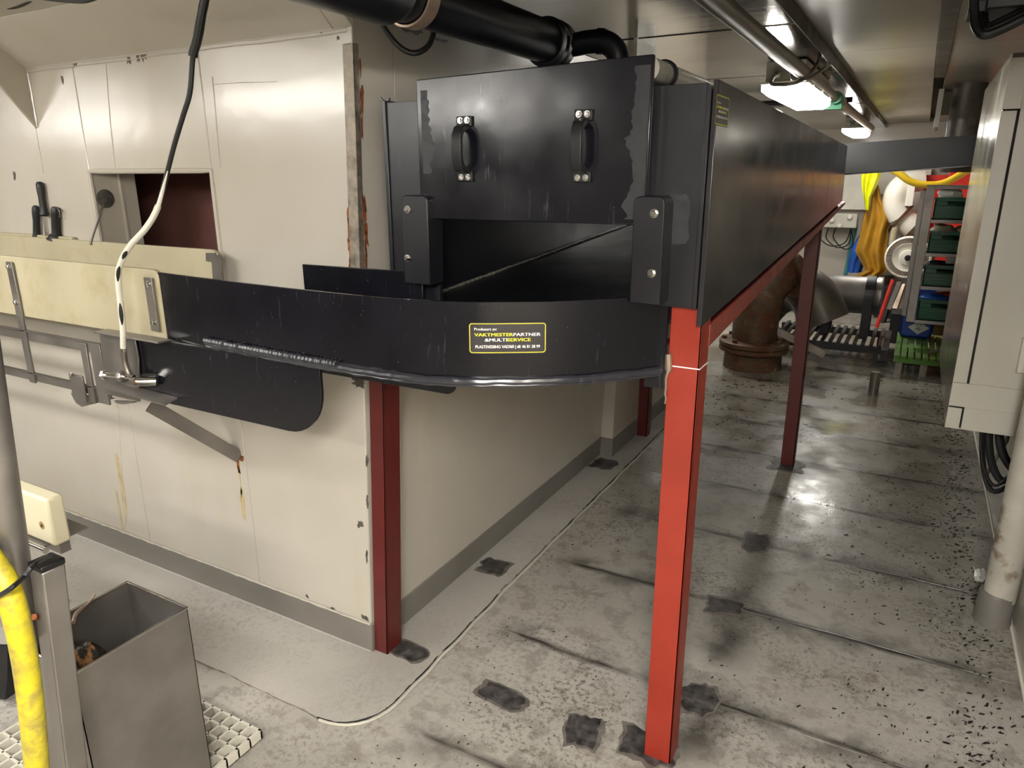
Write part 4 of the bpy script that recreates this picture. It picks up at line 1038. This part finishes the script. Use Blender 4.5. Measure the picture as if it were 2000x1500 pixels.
o = MB().tube(catmull([at(1672, 440, 'y', 9.87), at(1662, 480, 'y', 9.87), at(1654, 520, 'y', 9.87), at(1648, 548, 'y', 9.87)], 6), .022, 8).build('teal_hose', 'teal', None)
tag(o, 'teal hose hanging on the far wall left of the oilskins', 'hose')
farbox('grey_dispenser', 'cab', 'grey box on the far wall right of the neon yellow hood', 'box', 1716, 330, 1745, 380, 9.7, .15)
farbox('wall_fan_plate', 'white', 'white plate on the far wall above the white hose', 'panel', 1748, 330, 1806, 420, 9.8, .05)
# oilskins: lofted cloth hanging from a hook
def garment(name, mat, label, rows, Y, folds=5, amp=.025, th=.05, seed=0):
    """rows: (py, pxl, pxr) from top to bottom"""
    b = MB(); nU = 26; R_ = []
    for k in range(len(rows)-1):
        for s_ in range(5):
            t = s_/5; R_.append(tuple(rows[k][i]*(1-t)+rows[k+1][i]*t for i in range(3)))
    R_.append(rows[-1])
    for side in (0, 1):
        for ri, (py, xl, xr) in enumerate(R_):
            for i in range(nU+1):
                u = i/nU
                d = amp*sin(u*folds*2*pi+seed+ri*.09)*min(1, .3+ri*.06)+.02*noise.noise(Vector((u*4, ri*.2, seed)))
                belly = th*sin(pi*u)
                p = at(xl+(xr-xl)*u, py, 'y', Y)
                b.v.append(Vector((p.x, Y+d-belly if side == 0 else Y+d*.6+belly, p.z)))
    W_ = nU+1; NR = len(R_); off = NR*W_
    for r in range(NR-1):
        for i in range(nU):
            b.f.append((r*W_+i, r*W_+i+1, (r+1)*W_+i+1, (r+1)*W_+i)); b.f.append((off+r*W_+i, off+(r+1)*W_+i, off+(r+1)*W_+i+1, off+r*W_+i+1))
        b.f.append((r*W_, (r+1)*W_, off+(r+1)*W_, off+r*W_)); b.f.append((r*W_+nU, off+r*W_+nU, off+(r+1)*W_+nU, (r+1)*W_+nU))
    for i in range(nU):
        b.f.append((i, off+i, off+i+1, i+1)); r = NR-1; b.f.append((r*W_+i, r*W_+i+1, off+r*W_+i+1, off+r*W_+i))
    return tag(b.build(name, mat, None, 0, 80), label, 'jacket')
garment('oilskin_trousers', 'bluecloth', 'blue oilskin hanging lowest behind the ochre oilskin', [(440, 1690, 1745), (480, 1665, 1720), (510, 1657, 1690), (532, 1655, 1682)], 9.35, 2, .02)
garment('oilskin_coat', 'oilyellow', 'ochre yellow oilskin coat hanging on the far wall', [(362, 1702, 1716), (390, 1697, 1722), (425, 1686, 1742), (450, 1682, 1735), (490, 1670, 1730), (528, 1690, 1732), (540, 1668, 1720)], 9.2, 2, .03)
garment('oilskin_hood', 'hivis', 'neon yellow oilskin draped over the ochre coat', [(320, 1690, 1720), (345, 1682, 1720), (365, 1683, 1712), (385, 1686, 1702), (410, 1690, 1698)], 9.05, 2, .025)
# white bent duct with flange
du = thing('white_duct', 'white bent duct with rusty flanges hanging on the far wall', 'duct', at(1765, 400, 'y', 9.2))
MB().tube(catmull([at(1800, 352, 'y', 9.3), at(1775, 355, 'y', 9.25), at(1753, 372, 'y', 9.2), at(1747, 400, 'y', 9.2), at(1758, 425, 'y', 9.2)], 7), .12, 20).build('duct_bend', 'white', du)
A = at(1757, 424, 'y', 9.2); d_ = (at(1785, 445, 'y', 9.2)-A)
MB().lathe([(.17, 0), (.17, .03)], A, d_, 20).build('flange', 'rustpipe', du)
MB().lathe([(.13, 0), (.13, .18)], A, d_, 20).build('duct_neck', 'white', du)
MB().lathe([(.17, .18), (.17, .22)], A, d_, 20).build('flange', 'rustpipe', du)
box('bracket', 'white', du, at(1772, 365, 'y', 9.1).x, at(1787, 365, 'y', 9.1).x, 9.1, 9.14, at(1772, 402, 'y', 9.1).z, at(1772, 360, 'y', 9.1).z)
o = MB().tube(catmull([at(1752, 436, 'y', 9.1), at(1746, 455, 'y', 9.1), at(1742, 478, 'y', 9.1)], 5), .035, 10).build('cream_hose', 'pe', None); tag(o, 'cream hose hanging down from the white duct flange', 'hose')
o = MB().tube([at(1775, 445, 'y', 9.4), at(1768, 470, 'y', 9.4)], .055, 12).build('white_pipe', 'white', None); tag(o, 'white pipe right of the cream hose above the reel', 'pipe')
# white reel
rc0 = at(1768, 505, 'y', 8.6)
re = thing('hose_reel', 'large white plastic reel disc left of the crate rack', 'reel', at(1765, 505, 'y', 8.6))
rc_ = at(1773, 503, 'y', 8.6); rrd = (at(1727, 503, 'y', 8.6)-rc_).length
MB().lathe([(rrd, .03), (rrd, 0), (rrd*.93, -.015), (rrd*.88, 0), (rrd*.70, .012), (rrd*.66, -.01), (rrd*.60, 0), (rrd*.38, .01), (rrd*.34, -.02), (rrd*.14, -.03), (.001, -.03)], rc_, (0, 1, 0), 40).build('disc', 'white', re)
MB().lathe([(.03, -.035), (.03, -.05), (.015, -.055)], rc_, (0, 1, 0), 12).build('hub', 'rubber', re)
MB().lathe([(.04, .03), (.04, 9.9-rc_.y)], rc_, (0, 1, 0), 12).build('axle', 'pipe_steel', re)
sm = MB().box(-.006, .006, -.006, .004, -.022, .022).mesh('rib', 'clampbrown')
for k in range(44):
    a = 2*pi*k/44; o = place(sm, 'rib', (rc_.x+cos(a)*rrd*.80, rc_.y-.002, rc_.z+sin(a)*rrd*.80), re, (0, -a+pi/2, 0))
farbox('red_cabinet', 'bright_red', 'red cabinet behind the left half of the crate rack', 'cabinet', 1806, 342, 1856, 500, 9.3, .6)
farbox('red_cabinet', 'bright_red', 'bright red cabinet right of the other red one behind the crates', 'cabinet', 1856, 326, 1878, 560, 9.0, .29)
o = MB().tube(catmull([at(1700, 312, 'y', 8.2), at(1748, 334, 'y', 8.2), at(1778, 354, 'y', 8.2), at(1808, 361, 'y', 8.2), at(1845, 357, 'y', 8.2), at(1895, 330, 'y', 8.2), at(1950, 300, 'y', 8.2)], 7), .033, 12).build('air_hose', 'yellowfar', None)
tag(o, 'bright yellow hose sagging between the chute and the crate rack', 'hose')
# crate rack
Yr = 6.95
rk = thing('crate_rack', 'grey steel rack holding four green crates at the far right', 'rack', at(1790, 628, 'y', Yr))
a = at(1812, 361, 'y', Yr); zr0 = at(1778, 628, 'y', Yr).z; xl = a.x; xr_ = .495
box('upright', 'steel', rk, xl-.005, xl+.06, Yr-.02, Yr+.04, zr0, a.z, .002)
box('upright', 'steel', rk, xr_-.06, xr_, Yr-.02, Yr+.04, zr0, a.z, .002)
box('upright', 'steel', rk, xl-.045, xl-.005, Yr+.26, Yr+.30, zr0, a.z-.05, .002)
box('upright', 'steel', rk, xr_-.06, xr_, Yr+.26, Yr+.30, zr0, a.z, .002)
for zz in (zr0+.05, a.z-.08): box('wall_arm', 'steel', rk, xr_-.06, .505, Yr, Yr+.30, zz, zz+.03)
shelves = []
for py in (362, 428, 493, 558, 625):
    z = at(1800, py, 'y', Yr).z; shelves.append(z)
    box('shelf', 'steel', rk, xl+.06, xr_-.06, Yr-.015, Yr+.30, z-.03, z, .002)
cl_ = ['topmost green crate in the steel rack, white cloth on top', 'green crate second from the top of the steel rack', 'green crate third from the top of the steel rack', 'lowest green crate in the steel rack, blue and pink wraps on top']
cn = []
for i, z in enumerate(shelves[1:]):
    t = thing('fish_crate', cl_[i], 'crate', (xl+.25, Yr+.2, z), 'green crates in the rack'); hgt = .165
    x0, x1, y0, y1 = xl+.07, xr_-.065, Yr+.005, Yr+.25
    # front wall with hand slot
    f_ = MB(); sx0, sx1 = (x0+x1)/2-.07, (x0+x1)/2+.07
    f_.box(x0, x1, y0, y0+.012, z+.002, z+hgt-.055); f_.box(x0, sx0, y0, y0+.012, z+hgt-.055, z+hgt-.02); f_.box(sx1, x1, y0, y0+.012, z+hgt-.055, z+hgt-.02); f_.box(x0, x1, y0, y0+.012, z+hgt-.02, z+hgt)
    f_.build('front_wall', 'green', t, .002)
    for k in range(4): box('rib', 'green', t, x0, x1, y0-.006, y0, z+.015+k*.026, z+.021+k*.026)
    box('rim', 'green', t, x0-.006, x1+.006, y0-.008, y0+.014, z+hgt, z+hgt+.012)
    box('back_wall', 'green', t, x0, x1, y1-.012, y1, z+.002, z+hgt)
    box('side_wall', 'green', t, x0, x0+.012, y0, y1, z+.002, z+hgt); box('side_wall', 'green', t, x1-.012, x1, y0, y1, z+.002, z+hgt)
    box('bottom', 'green', t, x0, x1, y0, y1, z+.002, z+.01)
def heap(name, mat, label, cat, cx, cy, cz_, lx_, ly_, lz_, seed):
    b = MB(); nn = 14
    for i in range(nn+1):
        th = pi*i/nn
        for j in range(nn):
            ph = 2*pi*j/nn; d = Vector((sin(th)*cos(ph), sin(th)*sin(ph), cos(th)))
            k = 1+.35*noise.noise(d*1.9+Vector((seed, 0, 0)))
            b.v.append(Vector((cx+d.x*lx_*k, cy+d.y*ly_*k, cz_+d.z*lz_*k)))
    b.f = [(i*nn+j, i*nn+(j+1) % nn, (i+1)*nn+(j+1) % nn, (i+1)*nn+j) for i in range(nn) for j in range(nn)]
    return tag(b.build(name, mat, None, 0, 60), label, cat)
heap('cloth_bundle', 'paper', 'white cloth bundle in the topmost green crate', 'cloth', xl+.17, Yr+.15, shelves[1]+.20, .09, .08, .06, 1)
heap('glove_bundle', 'pe', 'beige gloves lying in the second green crate', 'gloves', xl+.16, Yr+.12, shelves[2]+.18, .09, .07, .05, 2)
heap('rope_bundle', 'clampbrown', 'brown cord bundle at the right in the second green crate', 'cord', xl+.29, Yr+.14, shelves[2]+.17, .07, .07, .05, 3)
heap('dark_bundle', 'rubber', 'dark bundle in the third green crate', 'bundle', xl+.17, Yr+.13, shelves[3]+.16, .12, .07, .04, 4)
o = MB().bar((xl+.22, Yr+.1, shelves[3]+.215), (xl+.34, Yr+.1, shelves[3]+.215), .006, .06).build('white_card', 'paper', None); tag(o, 'white card standing in the third green crate', 'card')
heap('blue_wrap', 'bluecloth', 'blue plastic wrap in the lowest green crate', 'wrap', xl+.19, Yr+.11, shelves[4]+.18, .11, .07, .035, 5)
heap('pink_wrap', 'bright_red', 'pink red wrap on top of the lowest green crate', 'wrap', xl+.26, Yr+.16, shelves[4]+.205, .08, .05, .025, 6)
# blue canister
cn_ = thing('blue_canister', 'blue plastic canister with a diamond label below the rack', 'canister', at(1790, 655, 'y', 7.75))
Yk = 7.29
pz = at(1790, 660, 'z', .0)
xk0 = at(1757, 640, 'y', Yk).x; xk1 = at(1822, 640, 'y', Yk).x; zk1 = at(1765, 562, 'y', Yk).z; zk0 = at(1790, 659, 'y', Yk).z; zk0 = .161
MB().prism([(a, Yk, b) for a, b in roundrect(xk0, xk1, max(zk0, .0), zk1, .045, 5)], (0, .20, 0)).build('canister_body', 'blue', cn_, .02)
MB().lathe([(.035, 0), (.035, .05)], ((xk0+xk1)/2, Yk+.10, zk1), (0, 0, 1), 14).build('cap', 'rubber', cn_)
lc_ = at(1794, 640, 'y', Yk)
lb = MB().prism([(lc_.x+a*.085, Yk-.003, lc_.z+b*.062) for a, b in ((1, 0), (0, 1), (-1, 0), (0, -1))], (0, .002, 0)).build('diamond_label', 'paper', cn_)
for a_, b_ in (((-.02, .02), (.015, -.03)), ((.02, .025), (-.01, -.02)), ((-.03, -.01), (.03, -.012))):
    MB().bar((lc_.x+a_[0], Yk-.0045, lc_.z+a_[1]), (lc_.x+b_[0], Yk-.0045, lc_.z+b_[1]), .002, .010, (0, 1, 0)).build('hazard_mark', 'rubber', lb)
farbox('cardboard_box', 'cardboard', 'brown cardboard box right of the blue canister', 'box', 1824, 632, 1850, 657, 7.29, .16)
_a = at(1741, 612, 'y', 7.75); _b = at(1757, 612, 'y', 7.75)
bbk = tag(MB().box(_a.x, _b.x+.05, 7.75, 8.05, 0, _a.z).build('black_tub', 'rubber', None, .004), 'small black tub left of the blue canister', 'tub')
# green slatted pallet
pt = thing('green_pallet', 'green slatted plastic pallet on the wet floor before the canister', 'pallet', (.14, 7.0, 0))
gx0_, gx1_, gy0_, gy1_ = -.02, .44, 6.50, 7.52
for i in range(9):
    x = gx0_+i*.052; box('slat', 'greenmat', pt, x, x+.040, gy0_, gy1_, .135, .16, .003)
for y in (gy0_, 6.95, gy1_-.05): box('bearer', 'greenmat', pt, gx0_, gx1_, y, y+.05, .10, .135, .002)
for x in (gx0_+.02, gx0_+.2, gx1_-.07):
    for y in (gy0_+.01, gy1_-.06): box('foot', 'pipe_steel', pt, x, x+.05, y, y+.05, 0, .10)
dr = MB().tube(catmull([(.22, 6.62, .18), (.27, 6.66, .185), (.33, 6.70, .20), (.40, 6.72, .19)], 5), [.012]*8+[.02]*8, 10).build('spoon_scrap', 'steel', None)
tag(dr, 'small grey tool lying on the green pallet', 'tool')
# clutter by the reel
o = MB().tube([at(1712, 640, 'z', .01), at(1744, 546, 'y', 8.55)], .02, 10).build('red_rod', 'bright_red', None); tag(o, 'red rod leaning right of the stainless cylinder', 'rod')
for i, (a, b_) in enumerate((((1737, 606), (1758, 552)), ((1748, 604), (1764, 556)), ((1722, 634), (1748, 560)))):
    o = MB().bar(at(*a, 'y', 8.8), at(*b_, 'y', 8.95), .05, .05).build('leaning_batten', ['batten', 'clampbrown', 'dark'][i], None)
    tag(o, ['dark brown batten leaning between the rods by the blue canister', 'pale brown batten closest to the blue canister', 'black batten closest to the red rod'][i], 'batten')
for i in range(5):
    A = at(1700+i*8, 560, 'y', 9.84); B = at(1712+i*8, 538, 'y', 9.87)
    o = MB().bar(A, B, .05, .03).build('grey_strip', 'pipe_steel', None)
    tag(o, ['leftmost', 'second', 'middle', 'fourth', 'rightmost'][i]+(' grey strip in the slanted bundle above the stainless cylinder' if i in (0, 2, 4) else ' grey strip from the left in the slanted bundle above the stainless cylinder'), 'strip', 'slanted grey strips')
_a = at(1715, 560, 'y', 9.1); _b = at(1755, 560, 'y', 9.1)
tag(MB().box(_a.x, _b.x, 9.1, 9.4, 0, _a.z).build('dark_bin', 'dark', None, .004), 'dark box standing behind the leaning battens', 'box')

# ================================================================== SCRAPS ON THE FLOOR
def flake(b, x, y, s_, z=.0):
    k = random.randint(4, 6); a0 = random.random()*7; el_ = random.uniform(.15, .42); ra = random.gauss(.9, .5)
    pl = []
    for i in range(k):
        a = a0+2*pi*i/k; r = s_*random.uniform(.6, 1.1); u, v = r*cos(a), r*sin(a)*el_
        pl.append((x+u*cos(ra)-v*sin(ra), y+u*sin(ra)+v*cos(ra), z))
    b.prism(pl, (0, 0, random.uniform(.001, .004)))
b = MB()
for i in range(1900):
    y = random.uniform(1.7, 7.5); c_ = .40+.02*sin(y*3)
    x = random.gauss(c_-.03, .05) if random.random() < .75 else random.gauss(.18, .16)
    if x > .495 or (abs(x-.44) < .08 and abs(y-2.87) < .08): continue
    dens_ = noise.noise(Vector((y*2.2, 3, 0)))
    if dens_ < -.25 and random.random() < .7: continue
    flake(b, x, y, random.choice((.003, .005, .006, .008, .012)))
for i in range(1500):
    x = random.uniform(-1.2, .45); y = 1.0+random.random()**1.5*5.5
    if noise.noise(Vector((x*2, y*2, 9))) < -.1: continue
    flake(b, x, y, random.choice((.002, .003, .003, .004, .006)))
for i in range(180):
    x = random.gauss(-1.0, .25); y = random.uniform(4.3, 6.0)
    if x > -1.3: flake(b, x, y, random.choice((.006, .01, .02)))
sc_ = b.build('floor_scraps', 'flake', None, 0, 0)
sc_['kind'] = 'stuff'; sc_['label'] = 'dark wet scraps scattered over the grey floor'; sc_['category'] = 'scraps'
